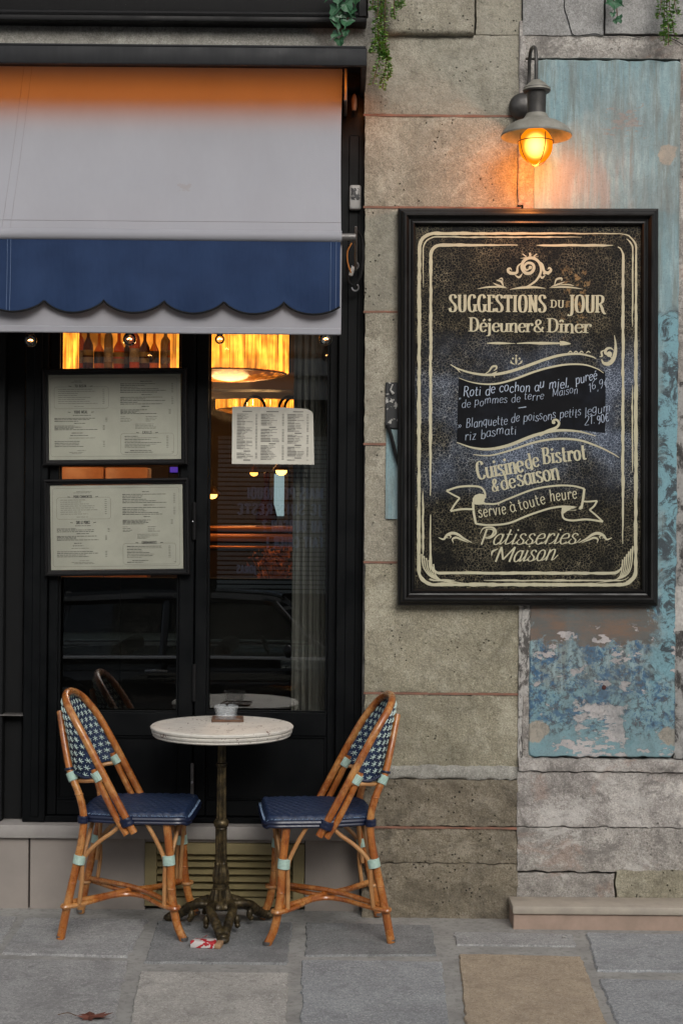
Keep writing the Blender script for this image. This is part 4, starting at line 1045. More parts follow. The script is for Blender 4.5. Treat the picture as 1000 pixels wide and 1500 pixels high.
# waves
C4([(220, 568), (250, 584), (300, 599), (360, 605), (420, 596), (480, 578), (560, 549), (620, 533), (680, 529), (725, 538), (742, 546)], lambda t, u: 1.2 + 3.0 * math.sin(PI * u))
C4([(250, 616), (290, 630), (340, 638), (390, 636), (450, 620), (520, 594), (580, 577), (640, 567), (700, 568), (745, 582), (770, 598)], lambda t, u: .8 + 2.2 * math.sin(PI * u))
C4([(228, 572), (242, 582), (256, 598)], tp(2)); C4([(340, 604), (358, 592), (370, 576), (384, 574), (384, 584), (374, 590)], tp(3)); C4([(358, 606), (378, 598), (388, 592)], tp(2.2)); C4([(376, 604), (378, 614)], wfm(1.6))
C4([(455, 568), (456, 556), (455, 540)], tp(3)); C4([(452, 568), (440, 562), (436, 552)], tp(2)); C4([(460, 568), (472, 562), (478, 552)], tp(2)); 
for x, y in ((444, 546), (468, 546), (438, 560), (474, 558), (456, 536)): ink.blob(*c4(x, y), 1.5)
for x in (640, 660, 680, 705): C4([(x, 528), (x + 10, 520), (x + 18, 526)], tp(1.8))
C4([(808, 462), (812, 490), (812, 520), (804, 548), (788, 564), (770, 562), (762, 548)], lambda t, u: 1 + 5.2 * math.sin(PI * u ** 1.2)); C4([(806, 516), (794, 508), (780, 512), (776, 526), (790, 534), (800, 546)], tp(4)); C4([(776, 514), (762, 522), (764, 536), (754, 540)], tp(3)); ink.blob(*c4(790, 530), 4.2)
C5([(243, 360), (300, 379), (360, 384), (430, 370), (520, 335), (600, 317), (680, 320), (742, 336)], lambda t, u: 1.0 + 3.6 * math.sin(PI * u))
C5([(540, 334), (570, 318), (600, 306), (610, 290), (600, 278), (588, 282), (588, 292)], lambda t, u: 4.6 - 2.2 * u); ink.blob(*c5(591, 288), 2.4)
C5([(303, 404), (360, 407), (430, 390), (520, 360), (600, 347), (680, 351), (750, 374), (800, 398), (826, 414)], lambda t, u: 1.0 + 2.2 * math.sin(PI * u))
# ribbon
C5([(340, 580), (385, 580), (430, 562), (520, 528), (600, 515), (660, 516), (701, 526)], wfm(2.6)); C5([(701, 526), (697, 560), (690, 598)], wfm(3.4)); C5([(302, 575), (304, 610), (312, 652)], wfm(3.4))
C5([(312, 652), (360, 657), (430, 650), (500, 622), (580, 596), (640, 590), (690, 598)], wfm(2.8)); C5([(302, 575), (316, 580), (345, 578)], wfm(3)); 
ink.poly(K(c5, [(300, 574), (300, 562), (308, 550), (324, 544), (340, 546), (345, 560), (340, 577), (320, 581)])[::1])
C5([(345, 560), (344, 540), (330, 522), (300, 517), (250, 520), (206, 534)], wfm(2.8)); C5([(206, 534), (230, 548), (254, 560)], wfm(2.4)); C5([(254, 560), (238, 580), (221, 607)], wfm(2.6)); C5([(221, 607), (260, 600), (300, 600)], wfm(2.8))
ink.poly(K(c5, [(624, 592), (688, 598), (688, 586), (680, 596), (670, 604), (640, 606), (626, 616), (622, 604)]))
C5([(624, 594), (622, 616), (630, 634), (660, 640), (710, 636), (768, 644)], wfm(2.8)); C5([(768, 644), (744, 622), (720, 602)], wfm(2.4)); C5([(720, 602), (736, 588), (747, 569)], wfm(2.6)); C5([(747, 569), (716, 572), (694, 571)], wfm(2.4))
# lower scrolls
for sx, ox in ((1, 0), (-1, 978)):
    q = lambda L: [(ox + sx * x, y) for x, y in L]
    C5(q([(178, 702), (196, 708), (208, 694), (226, 686), (246, 690), (270, 706), (298, 720)]), lambda t, u: 1 + 3.2 * math.sin(PI * u)); C5(q([(214, 704), (206, 700), (212, 692), (222, 698), (218, 706)]), tp(2.4)); C5(q([(232, 722), (228, 708), (242, 702), (262, 710), (286, 720)]), tp(3.0))
ink.build('painted_ornament', M['cream'], bd)
def line(name, m, f, lift=.0014):
    k = Ink(bp, lift); f(k); return k.build(name, m, bd)
line('lettering', M['cream'], lambda k: (k.text('SUGGESTIONS', 658, 455, 802, 455.5, 25, .17, .05, gap=.05), k.text('DU', 807, 448.5, 828, 449, 11, .19, .08), k.text('JOUR', 832, 455.5, 888, 456, 25.5, .17, .05, gap=.02)))
line('lettering', M['cream'], lambda k: (k.text('D\u00e9jeuner', 687, 484, 781, 485, 20.5, .18, .05, gap=.0), k.text('&', 782, 484.5, 800, 485, 18, .17, .07, False), k.text('D\u00eener', 802, 485, 867, 486, 20.5, .18, .05, gap=.0)))
line('lettering', M['cream'], lambda k: (k.text('Cuisine', *c5(318, 494), *c5(486, 464), 26, .15, .05, gap=0), k.text('de', *c5(492, 456), *c5(542, 444), 22, .15, .05, gap=0), k.text('Bistrot', *c5(552, 438), *c5(712, 420), 24, .15, .05, gap=.03),
    k.text('&', *c5(370, 536), *c5(398, 534), 18, .16, .06, False), k.text('de', *c5(404, 532), *c5(458, 520), 22, .15, .05, gap=0), k.text('saison', *c5(462, 518), *c5(614, 490), 26, .14, .05, gap=0)))
line('lettering', M['cream'], lambda k: (k.text('servie', *c5(322, 630), *c5(424, 616), 17.5, .085, .07, False), k.text('\u00e0', *c5(436, 612), *c5(460, 606), 17.5, .085, .07, False), k.text('toute', *c5(468, 604), *c5(566, 578), 17.5, .085, .07, False), k.text('heure', *c5(578, 572), *c5(678, 560), 17.5, .085, .07, False)))
line('lettering', M['cream'], lambda k: (k.text('P', *c5(322, 727), *c5(370, 727), 23, .12, .06, False, .35), k.stroke(K(c5, [(326, 690), (340, 668), (372, 666), (384, 684), (366, 702), (346, 706)]), tp(3)), k.text('atisseries', *c5(366, 727), *c5(672, 724), 25, .095, .045, False, .45, script=True, gap=.03)))
line('lettering', M['cream'], lambda k: (k.text('M', *c5(372, 789), *c5(448, 789), 22, .13, .05, False, .40), k.stroke(K(c5, [(368, 768), (372, 752), (392, 742)]), tp(3)), k.text('aison', *c5(440, 789), *c5(592, 783), 26, .095, .045, False, .45, script=True, gap=.03)))
hw = dict(thick=.062, thin=.036, serif=False, slant=.18, jit=.15, gap=.02)
hb = dict(hw, thick=.085, thin=.06)
for args, kw in (((('Roti de cochon au miel,'), *c5(264, 194), *c5(648, 160), 14.5), hb), (('pure\u00e9', *c5(668, 150), *c5(748, 134), 14), hb),
    (('"de pommes de terre', *c5(248, 234), *c5(556, 204), 12), hw), (('Maison', *c5(584, 194), *c5(678, 184), 12), hw), (('16,9\u20ac', *c5(716, 176), *c5(790, 158), 13), hw),
    (('\u00bb', *c5(246, 312), *c5(262, 310), 12), hw), (('Blanquette de poissons petits', *c5(274, 308), *c5(690, 264), 13.5), hw), (('legum', *c5(700, 262), *c5(796, 248), 13), hw),
    (('riz basmati', *c5(270, 350), *c5(458, 328), 13.5), hw), (('21.', *c5(700, 300), *c5(742, 294), 14), hw), (('90\u20ac', *c5(746, 292), *c5(790, 280), 12), hb)):
    line('chalk_writing', M['chalk'], lambda k: k.text(*args, **kw))
line('chalk_dash', M['chalk'], lambda k: k.stroke(K(c5, [(464, 236), (478, 234), (492, 232)]), wfm(1.2)))

# ------------------------------------------------------------------ menu frames on the left door
def menu(px0, py0, px1, py1, ix0, iy0, ix1, iy1, label, t1, t2, t3, seed, tilt):
    rnd = random.Random(seed); Y = 5.735
    c = W((px0 + px1) / 2, (py0 + py1) / 2, Y); s = F / Y
    o = root('menu_frame', (c.x, Y, c.z), label, 'menu frame', 'black framed menus on the left door'); o.rotation_euler = (0, R(tilt), 0)
    cx, cy = (px0 + px1) / 2, (py0 + py1) / 2
    P = lambda x, y, h=0: Vector((c.x + (x - cx) / s, Y - h, c.z + (cy - y) / s))
    mb = MB(); a, b = P(px0, py1), P(px1, py0)
    frame_profile(mb, a.x, b.x, a.z, b.z, Y, [(0, -.004), (0, .016), (.003, .022), (.007, .024), (.011, .020), (.013, .013), (.017, .012), (.020, .010), (.022, .001)])
    mb.build('frame', M['black2'], o, ang=25)
    mb = MB(); a, b = P(ix0 - 1, iy1 + 1), P(ix1 + 1, iy0 - 1); mb.box(a.x, b.x, Y - .001, Y + .004, a.z, b.z); mb.build('paper', M['paper'], o, smooth=False)
    mb = MB(); a, b = P(ix0 - 2, iy1 + 2), P(ix1 + 2, iy0 - 2); mb.box(a.x, b.x, Y - .0075, Y - .0055, a.z, b.z); mb.build('glass', M['frameglass'], o, smooth=False)
    k = Ink(P, .0013); w_, h_ = ix1 - ix0, iy1 - iy0
    q = lambda fx, fy: (ix0 + fx * w_, iy0 + fy * h_)
    def bars(fx0, fx1, fy, bold=False, price=True):
        x, y = q(fx0, fy); xe = q(fx0 + (fx1 - fx0) * rnd.uniform(.35, 1.0), fy)[0]; w = .85 if bold else .55
        first = True
        while x < xe:
            L = rnd.uniform(2, 7)
            k.stroke([(x, y), (min(x + L, xe), y)], wfm(w * (1.25 if first and bold else 1)), 2); x += L + .8; first = False
        if price: X = q(fx1 + .035, fy); k.stroke([X, (X[0] + 3, X[1])], wfm(.6), 2)
    def title(tx, fx, fy, wd, cap=3.6):
        x, y = q(fx, fy); k.text(tx, x - wd / 2, y + cap / 2, x + wd / 2, y + cap / 2, cap, .2, .14, False, gap=.1)
        for sg in (-1, 1): k.stroke([(x + sg * (wd / 2 + 5), y + .5), (x + sg * (wd / 2 + 9), y)], wfm(.9), 2)
    def boxl(fx0, fy0, fx1, fy1):
        a = q(fx0, fy0); b = q(fx1, fy1); r = rrect(a[0], a[1], b[0], b[1], 4); k.stroke(r + [r[0]], wfm(.28), 2, False)
    boxl(.02, .03, .98, .97); boxl(.05, .14, .46, .40)
    bars(.2, .32, .07, price=False); bars(.18, .34, .085, price=False); title(t1, .25, .13, 17 + 10 * (len(t1) > 9))
    for i in range(8): bars(.08, .38, .17 + i * .024, False)
    bars(.2, .3, .375, price=False); title(t2, .25, .44, 20, 4.2); bars(.19, .33, .48, True, False)
    for fy in (.515, .53, .55): bars(.05, .40, fy, True)
    bars(.2, .31, .575, True, False)
    for fy in (.605, .62, .635, .65): bars(.05, .38, fy, True)
    bars(.18, .33, .69, True, False); bars(.17, .33, .72, True, False); bars(.16, .36, .75, False, False)
    for fy in (.79, .81, .83, .85): bars(.05, .38, fy, True)
    bars(.22, .31, .90, price=False); bars(.16, .36, .92, price=False); bars(.18, .34, .935, price=False)
    bars(.70, .80, .08, True, False)
    for fy in (.11, .13, .15, .17, .19, .21): bars(.55, .9, fy, True)
    bars(.71, .79, .24, True, False)
    for fy in (.27, .29, .31, .33, .35): bars(.55, .9, fy, True)
    bars(.71, .79, .38, True, False)
    for fy in (.42, .435, .45, .465): bars(.55, .88, fy, True)
    for fy in (.50, .52, .54, .555): bars(.55, .64, fy, False, False); bars(.74, .84, fy, False, False)
    for fy in (.59, .61, .625, .64): bars(.66, .82, fy, False, False)
    title(t3, .75, .69, 14 + 8 * (len(t3) > 8)); boxl(.55, .70, .95, .95)
    for i in range(8): bars(.58, .86, .735 + i * .019, i % 2 == 0)
    bars(.62, .88, .905, True, False); bars(.58, .9, .925, True)
    k.build('print', M['ink'], o, kind='stuff')
menu(63.5, 540, 275, 682, 70.5, 549, 264, 672, 'upper black framed menu with a cream page on the left door', 'TO BEGIN', 'YOUR MEAL', 'GRILLS', 1, -1.0)
menu(66, 701, 278, 843, 74, 711, 267, 833, 'lower black framed menu with a whiter page on the left door', 'POUR COMMENCER', 'SUR LE POUCE', 'GOURMANDISES', 2, -1.2)
# loose menu sheet taped behind the right pane
Y = YG - .0035
pm_ = root('taped_menu', (W(400, 640, Y).x, Y, W(400, 640, Y).z), 'loose printed menu sheet with a curled corner taped on the right door pane', 'menu sheet')
ctr = W(400, 640, Y); s_ = F / Y
P2 = lambda x, y, h=0: Vector((ctr.x + (x - 400) / s_, Y - h, ctr.z + (640 - y) / s_))
mb = MB()
def fn(u, v):
    x = 340 + (118 + 2.5 * (1 - v)) * u; y = 680 - v * (84 - 3.5 * u ** 3) - 0 * u; 
    if u > .93 and v > .93: x -= (u - .93) * (v - .93) * 500; y += (v - .93) * (u - .93) * 500
    return P2(x, y, .002 + .003 * max(0, u - .8) * 5 * max(0, v - .5))
mb.grid(fn, 24, 16); mb.build('paper', M['paper'], pm_, fix=False)
k = Ink(P2, .0032); rnd = random.Random(9)
for cx0, cx1 in ((347, 377), (382, 416), (421, 452)):
    y = 603
    k.stroke([(cx0 + 8, y), (cx1 - 8, y)], wfm(1.0), 2); y += 4
    while y < 675:
        L = rnd.uniform(.4, 1) * (cx1 - cx0 - 6)
        if rnd.random() < .08: k.stroke([((cx0 + cx1) / 2 - 5, y + 1), ((cx0 + cx1) / 2 + 5, y + 1)], wfm(1.1), 2); y += 4; continue
        k.stroke([(cx0, y), (cx0 + L * .55, y)], wfm(.85), 2); k.stroke([(cx0 + L * .6, y), (cx0 + L, y)], wfm(.5), 2)
        k.stroke([(cx1 - 3, y), (cx1, y)], wfm(.6), 2); y += rnd.choice((2.1, 2.1, 2.4))
k.build('print', M['ink'], pm_, kind='stuff')
# ------------------------------------------------------------------ awning
XR = W(500, 300, 5.4).x; XL = W(-420, 300, 5.4).x
aw = root('awning', ((XR + XL) / 2, 5.5, 2.45), 'lowered grey fabric awning with a scalloped navy valance and a dark box above the shopfront', 'awning')
Y = 5.30; a = W(537.5, 69, Y); b = W(537.5, 96, Y)
mb = MB(); mb.box(XL, a.x, Y, Y + .022, b.z, a.z - .004, .003, 2); mb.build('box_front', M['fascia'], aw)
mb = MB(); mb.box(XL, a.x - .004, Y + .0, 5.70, a.z - .0035, a.z + .004, .0015); mb.box(a.x - .02, a.x, Y + .0225, 5.70, b.z, a.z - .004, .003); mb.build('box_cover', M['fascia'], aw)
mb = MB(); mb.box(XL, a.x - .022, 5.60, 5.70, b.z + .01, a.z - .005); mb.build('box_back', M['blackpanel'], aw)
# fabric
t = NT('awning_fabric'); v = t.coord('World')
wv = t.n.new('ShaderNodeTexWave'); wv.bands_direction = 'X'; t.l.new(v, wv.inputs['Vector']); wv.inputs['Scale'].default_value = 160; wv.inputs['Distortion'].default_value = .5
base = t.mix(t.ramp(t.noise(t.coord('World', (1, 1, .5)), 2.2, 5), .35, .68), (.375, .378, .412), (.33, .332, .362))
base = t.mix(t.math('MULTIPLY', t.ramp(t.noise(t.coord('World', (1, 1, .1)), 10, 4), .4, .7), .2), base, (.34, .33, .35))
# stain below the middle
c = W(270, 275, 5.4); m = t.boxmask(v, c.x - .02, c.x + .025, c.z - .012, c.z + .012, .006, t.noise(v, 60, 3), .05)
base = t.mix(t.math('MULTIPLY', m, .3), base, (.28, .22, .16))
base = t.mix(t.math('MULTIPLY', t.ramp(t.voro(v, 2.6), .012, .016, 1, 0), .6), base, (.2, .17, .15))
n = t.bump(wv.outputs[0], .06, .001); n = t.bump(t.noise(t.coord('World', (1, 1, .35)), 3.5, 4), .35, .02, n)
t.set(base, .85, 0, n, Specular_IOR_Level=.2)
tl = t.n.new('ShaderNodeBsdfTranslucent'); tl.inputs[0].default_value = (.5, .45, .42, 1)
mx = t.n.new('ShaderNodeMixShader'); mx.inputs[0].default_value = .12
t.l.new(t.b.outputs[0], mx.inputs[1]); t.l.new(tl.outputs[0], mx.inputs[2]); t.l.new(mx.outputs[0], t.out.inputs[0])
M['fabric'] = t.m
YT, ZTp = 5.56, W(250, 88, 5.56).z; YBr = 5.335; ZBr = W(250, 344, YBr).z
mb = MB()
def fn(u, v):
    x = XL + (XR - XL) * u; s = v
    y = YT + (YBr - YT) * s + .018 * math.sin(PI * s) + .004 * noise.noise(Vector((x * 2.2, s * 2, 4))); z = ZTp + (ZBr + .014 - ZTp) * s
    return Vector((x - .004 * math.sin(PI * s) * u, y, z))
mb.grid(fn, 60, 40); cnp = mb.build('canopy', M['fabric'], aw, fix=False); cfn = fn
M['seamgrey'] = mat('grey_seam', (.30, .29, .30), None, rough=.9)
for pa, pb_ in ((22, 10), (34, 22)):
    mb = MB(); mb.tube([cfn((W(pa + (pb_ - pa) * k / 14, 220, 5.4).x - XL) / (XR - XL), k / 14) + Vector((0, -.0006, 0)) for k in range(15)], .0009, 4); mb.build('seam', M['seamgrey'], cnp)
mb = MB(); mb.tube([cfn(k / 30, .945) + Vector((0, -.0006, 0)) for k in range(31)], .0010, 4); mb.build('seam', M['seamgrey'], cnp)
mb = MB(); mb.tube([Vector((XL, YBr + .012, ZBr)), Vector((W(500.5, 344, YBr).x, YBr + .012, ZBr))], .0215, 18); mb.build('front_bar_sleeve', M['fabric'], aw)
mb = MB(); e = W(521, 342, YBr); mb.tube([Vector((XR, YBr + .012, ZBr)), Vector((e.x, YBr + .012, ZBr))], .013, 12); mb.build('front_bar', M['dullmetal'], aw)
mb = MB(); mb.tube([Vector((XL, YT + .02, ZTp + .02)), Vector((XR + .012, YT + .02, ZTp + .02))], .03, 16); mb.build('roller', M['fabric'], aw)
# grey back valance
mb = MB(); zb = W(250, 487, 5.35).z; x1 = W(499.5, 470, 5.35).x
def fn(u, v):
    x = XL + (x1 - XL) * u; z = ZBr + (zb - ZBr) * v
    return Vector((x, 5.368 + .003 * noise.noise(Vector((x * 2, v, 1))), z))
mb.grid(fn, 50, 8); mb.build('back_valance', M['fabric'], aw, fix=False)
mb = MB(); mb.box(XL, x1, 5.362, 5.374, zb - .002, zb + .022, .003); mb.build('hem', M['fabric'], aw)
# navy scalloped valance
t = NT('navy_canvas'); v = t.coord('World')
base = t.mix(t.ramp(t.noise(v, 5, 5), .35, .65), (.014, .030, .078), (.019, .040, .10))
n = t.bump(t.noise(t.coord('World', (1, 1, .25)), 7, 4), .5, .02); n = t.bump(t.noise(v, 500, 2), .2, .001, n)
M['navycanvas'] = t.set(base, .8, 0, n, Specular_IOR_Level=.2)
Yv = 5.338; xr_ = W(498, 400, Yv).x; per = 87.8 / F * Yv; xc = W(416, 440, Yv).x
ztop = ZBr - .012; zcusp = W(250, 440, Yv).z; zlow = W(250, 459, Yv).z
def zedge(x):
    f = ((x - xc) / per) % 1.0
    return zcusp + (zlow - zcusp) * (math.sin(PI * f) ** .62) if x < xc + per else zlow
def vy(x, v): return Yv + .006 * math.sin(x * 2 * PI / per + .5) * v + .022 * noise.noise(Vector((x * 4.5, v * 1.6, 8))) * v + .006 * noise.noise(Vector((x * 11 + v * 3, v * 2, 5))) * v - .005 * v
mb = MB()
def fn(u, v):
    x = XL + (xr_ - XL) * u
    return Vector((x, vy(x, v), ztop + (zedge(x) - ztop) * v))
g = mb.grid(fn, 420, 10); vl = mb.build('scalloped_valance', M['navycanvas'], aw, fix=False)
mb = MB(); mb.tube([fn(i / 420, 1) + Vector((0, -.002, 0)) for i in range(421)], .0036, 6); mb.build('piping', M['blackpanel'], vl)
M['seam'] = mat('seam_thread', (.10, .15, .26), None, rough=.8)
for px in (11, 16, 484, 492):
    mb = MB(); u = (W(px, 400, Yv).x - XL) / (xr_ - XL); mb.tube([fn(u, v / 12) + Vector((0, -.0025, 0)) for v in range(13)], .0011, 4); mb.build('seam', M['seam'], vl)
# warm light strip inside the box, behind the front board
ls = MB(); zs = b.z + .012; ls.box(XL + .1, XR - .02, 5.3235, 5.3265, zs, zs + .008)
lso = ls.build('led_strip', emis('warm_led', (1, .30, .04), 1.5), aw, smooth=False)
ad = bpy.data.lights.new('awning_strip_light', 'AREA'); ad.shape = 'RECTANGLE'; ad.size = XR - XL + .16; ad.size_y = .008
ad.energy = 1.0; ad.color = (1, .25, .015); ad.spread = R(80)
al = bpy.data.objects.new('awning_strip_light', ad); COL.objects.link(al); al.parent = aw
al.location = Vector(((XL + XR) / 2 + .06, 5.335, zs - .002)) - ORG['awning']
al.rotation_euler = (R(72), 0, 0)     # shines back and down on to the top of the cloth
# bulbs hanging under the awning
def bulb(px, py, Yb, label, r=.0245):
    c = W(px, py, Yb); o = root('globe_bulb', c, label, 'bulb', 'clear globe bulbs hanging under the awning')
    mb = MB(); mb.ball(c, r, 18); mb.build('globe', M['clearglass'], o)
    mb = MB(); mb.lathe([(0, r * .8), (.012, r * .85), (.012, r * 1.9), (.008, r * 2.2), (0, r * 2.2)], c, 14); mb.build('cap', M['black2'], o)
    mb = MB(); mb.tube([c + Vector((-.008, 0, 0)), c + Vector((0, 0, .004)), c + Vector((.008, 0, 0))], .0018, 6); mb.build('filament', emis('filament', (1, .40, .12), 22), o)
    mb = MB(); mb.tube([c + Vector((0, 0, r * 2.2)), c + Vector((0, .02, .3))], .003, 6); mb.build('cord', M['black2'], o)
bulb(45, 499, 5.5, 'clear globe bulb under the left part of the awning, left of the upper menu frame')
bulb(190, 497, 5.5, 'clear globe bulb just above the middle of the upper menu frame')
bulb(477, 497, 5.5, 'clear globe bulb under the right end of the awning')
bulb(322, 497, 5.62, 'clear globe bulb in front of the big ribbed chandelier', .018)
# fittings on the post right of the awning
def ff(name, label, cat): c = W(518, 300, 5.70); return root(name, c, label, cat)
o = ff('cord_toggle', 'small pale wooden toggle hanging beside the awning top', 'toggle'); mb = MB()
c = W(518.5, 150, 5.66); mb.lathe([(0, -.032), (.007, -.030), (.0105, -.018), (.010, .012), (.007, .026), (.004, .031), (0, .031)], c, 12); mb.build('toggle_body', mat('bare_wood', (.42, .25, .15), (.33, .19, .11), 30, .6), o)
mb = MB(); mb.tube([c + Vector((0, 0, .03)), c + Vector((.002, .01, .10))], .0018, 5); mb.build('cord', M['black2'], o)
o = ff('awning_bracket', 'dark metal roller bracket at the upper right end of the awning', 'bracket')
mb = MB(); c = W(506, 130, 5.5); mb.box(c.x - .006, c.x + .006, 5.48, 5.70, W(506, 150, 5.5).z, W(506, 102, 5.5).z, .003); mb.build('plate', M['dullmetal'], o)
mb = MB(); c = W(518, 118, 5.64); mb.tube([c + Vector((-.002, 0, .035)), c + Vector((.004, 0, .0)), c + Vector((0, 0, -.03))], [.006, .010, .006], 8); mb.build('hook', M['brass'], o)
o = ff('key_switch_box', 'small white box with peeled black sticker on the black post beside the awning', 'box')
c = W(520, 290, 5.70); t = NT('peeling_sticker'); v = t.coord('World')
t.set(t.mix(t.math('MULTIPLY', t.boxmask(v, c.x - .016, c.x + .017, c.z - .012, c.z + .034, .003, t.noise(v, 60, 3), .02), t.ramp(t.noise(v, 90, 4, .6), .42, .46)), (.36, .36, .35), (.015, .016, .018)), .5)
mb = MB(); mb.box(c.x - .0215, c.x + .0215, 5.682, 5.71, c.z - .046, c.z + .046, .008, 3); mb.build('case', t.m, o)
o = ff('awning_crank', 'coiled black strap and crank fitting beside the front bar of the awning', 'crank')
mb = MB(); mb.tube(spline([W(523, 338, 5.6), W(530, 352, 5.62), W(531, 380, 5.62), W(527, 405, 5.62), W(518, 418, 5.62), W(510, 410, 5.62), W(508, 385, 5.62), W(511, 358, 5.6)], 6), .005, 7); mb.build('strap', M['black2'], o)
mb = MB(); mb.tube(spline([W(515, 356, 5.6), W(509, 368, 5.6), W(509, 384, 5.6), W(514, 400, 5.6)], 6), .0028, 6); mb.build('cord', mat('amber_cord', (.35, .13, .02), None, rough=.6), o)
mb = MB(); mb.tube([W(521, 332, 5.33), W(521, 350, 5.36), W(521, 395, 5.6)], .0045, 8); mb.build('rod', M['dullmetal'], o)
mb = MB()
for y in (389, 421):
    mb.tube([W(520 + 5 * math.cos(R(a)), y + 5 * math.sin(R(a)), 5.66) for a in range(-60, 200, 20)], .003, 6)
mb.build('steel_hook', M['chrome'], o)
mb = MB(); c = W(515, 398, 5.65); mb.lathe([(0, -.018), (.008, -.015), (.008, .012), (.004, .02), (0, .02)], c, 10, Matrix.Rotation(R(18), 3, 'Y')); mb.build('toggle', M['stone_light'], o)
o = ff('alarm_box', 'small scratched black and white box on top of the awning box', 'box'); c = W(434, 63, 5.45)
mb = MB(); zt_ = a.z + .0045; mb.box(c.x - .036, c.x + .036, 5.43, 5.52, zt_, zt_ + .030, .004); 
t = NT('scratched_black'); v = t.coord('World'); t.set(t.mix(t.ramp(t.noise(v, 60, 4, .7), .52, .56), (.015, .015, .015), (.33, .33, .31)), .6); mb.build('case', t.m, o)
# black hook plate and cable left of the signboard
o = root('cable_bracket', W(572, 600, 5.64), 'black plate with white paint drips and a cable behind the left edge of the signboard', 'bracket')
t = NT('dripped_black'); v = t.coord('World'); t.set(t.mix(t.ramp(t.noise(v, 38, 4, .6), .6, .63), (.012, .013, .014), (.4, .39, .36)), .5)
mb = MB(); a1, b1 = W(563.5, 628, 5.645), W(600, 561, 5.645); mb.box(a1.x, b1.x, 5.622, 5.632, a1.z, b1.z, .003); mb.build('plate', t.m, o)
mb = MB(); mb.tube(spline([W(567, 622, 5.610), W(573, 640, 5.610), W(579, 665, 5.610), W(590, 700, 5.610)], 6), .007, 8); mb.build('cable', M['black2'], o)
mb = MB(); a1, b1 = W(564, 760, 5.652), W(600, 630, 5.652); mb.box(a1.x, b1.x, 5.6285, 5.64, a1.z, b1.z); mb.build('blue_patch', M['blue'], o)
mb = MB(); mb.tube(spline([W(576, 566, 5.614), W(572, 574, 5.614), W(575, 580, 5.610)], 5), [.003] * 4 + [.004] * 3 + [.006] * 4, 6) if 0 else mb.tube([W(575, 563, 5.614), W(571.5, 571, 5.614), W(576, 577, 5.610)], [.0025, .003, .006], 7); mb.build('paint_drip', M['white_plaster'], o)

# ------------------------------------------------------------------ wall lamp
YL = 5.46; lc = W(785, 200, YL)
lp = root('wall_lamp', (lc.x, 5.62, lc.z + .1), 'old grey green barn lamp with a caged glowing bulb above the signboard', 'wall lamp')
M['lampmetal'] = mat('dusty_zinc', (.30, .29, .25), (.20, .19, .16), 18, .6, .25, .2, 90, .001)
M['lampdark'] = mat('dark_lamp_metal', (.085, .08, .075), (.05, .048, .045), 20, .45, .5)
zs = lambda y: W(785, y, YL).z
def pr(L): return [(r / F * YL, zs(y)) for r, y in L]
c0 = (lc.x, YL, 0)
mb = MB(); mb.lathe(pr([(15, 167), (17, 171), (19, 174), (24, 177), (34, 180.5), (43, 186), (49, 192), (52, 198.5), (51.5, 200.5), (48, 195), (42, 189), (34, 184), (24, 180.5), (14, 178)]), c0, 48); mb.build('shade', M['lampmetal'], lp)
mb = MB(); mb.lathe(pr([(13.5, 167.5), (14, 140), (15, 136), (19, 135), (20, 132), (20, 129.5), (14, 128)]), c0, 32); mb.build('body', M['lampdark'], lp)
mb = MB(); mb.lathe(pr([(0, 116.5), (5, 117), (8, 119.5), (12, 122), (17, 127), (20, 130.5), (20.5, 133), (14, 133.5)]), c0, 32); mb.build('top_cap', M['lampmetal'], lp)
mb = MB(); bk = W(766, 155, 5.60); mb.lathe([(.0, .028), (.020, .027), (.040, .020), (.050, .008), (.052, 0)], (bk.x, 5.615, bk.z), 32, Matrix.Rotation(R(90), 3, 'X')); mb.build('wall_plate', M['lampdark'], lp)
mb = MB(); mb.tube(spline([W(768, 150, 5.60), W(774, 118, 5.60), W(775, 90, 5.58), W(777, 74, 5.55), W(781, 69, 5.51), W(784, 74, 5.47), W(785, 92, YL), W(785, 118, YL)], 8), .0068, 10); mb.build('gooseneck', M['lampdark'], lp)
mb = MB(); c = W(784, 213, YL); mb.ball(c, .061, 24, 1, 1, 1.08)
t = NT('amber_bulb_glass'); v = t.coord('Object'); t.n.remove(t.b)
lw = t.n.new('ShaderNodeLayerWeight'); lw.inputs[0].default_value = .35
em = t.n.new('ShaderNodeEmission'); t.l.new(t.mix(t.ramp(lw.outputs['Facing'], .0, .3), (1, .55, .10), (1, .24, .004)), em.inputs[0]); t.l.new(t.ramp(lw.outputs['Facing'], .0, .22, 5.0, 1.15), em.inputs[1])
t.l.new(em.outputs[0], t.out.inputs[0]); mb.build('bulb', t.m, lp)
mb = MB(); c = W(784, 213, YL); r_ = .064
for k in range(4):
    A = R(20 + 45 * k) if 0 else R(25 + 90 * k)
    mb.tube([c + Vector((r_ * math.cos(A) * math.cos(R(q)), r_ * math.sin(A) * math.cos(R(q)), .02 - .092 * math.sin(R(q)))) for q in range(-10, 91, 10)], .0017, 6)
mb.tube([c + Vector((r_ * math.cos(R(q)), r_ * math.sin(R(q)), .012)) for q in range(0, 361, 15)], .0017, 6, cap=False)
mb.build('wire_cage', mat('rusty_wire', (.22, .07, .03), None, rough=.6, metal=.5), lp)
ld = bpy.data.lights.new('lamp_light', 'POINT'); ld.energy = 6; ld.color = (1, .29, .05); ld.shadow_soft_size = .03
l = bpy.data.objects.new('lamp_light', ld); COL.objects.link(l); l.parent = lp; l.location = c + Vector((0, -.0, -.078)) - ORG['wall_lamp']

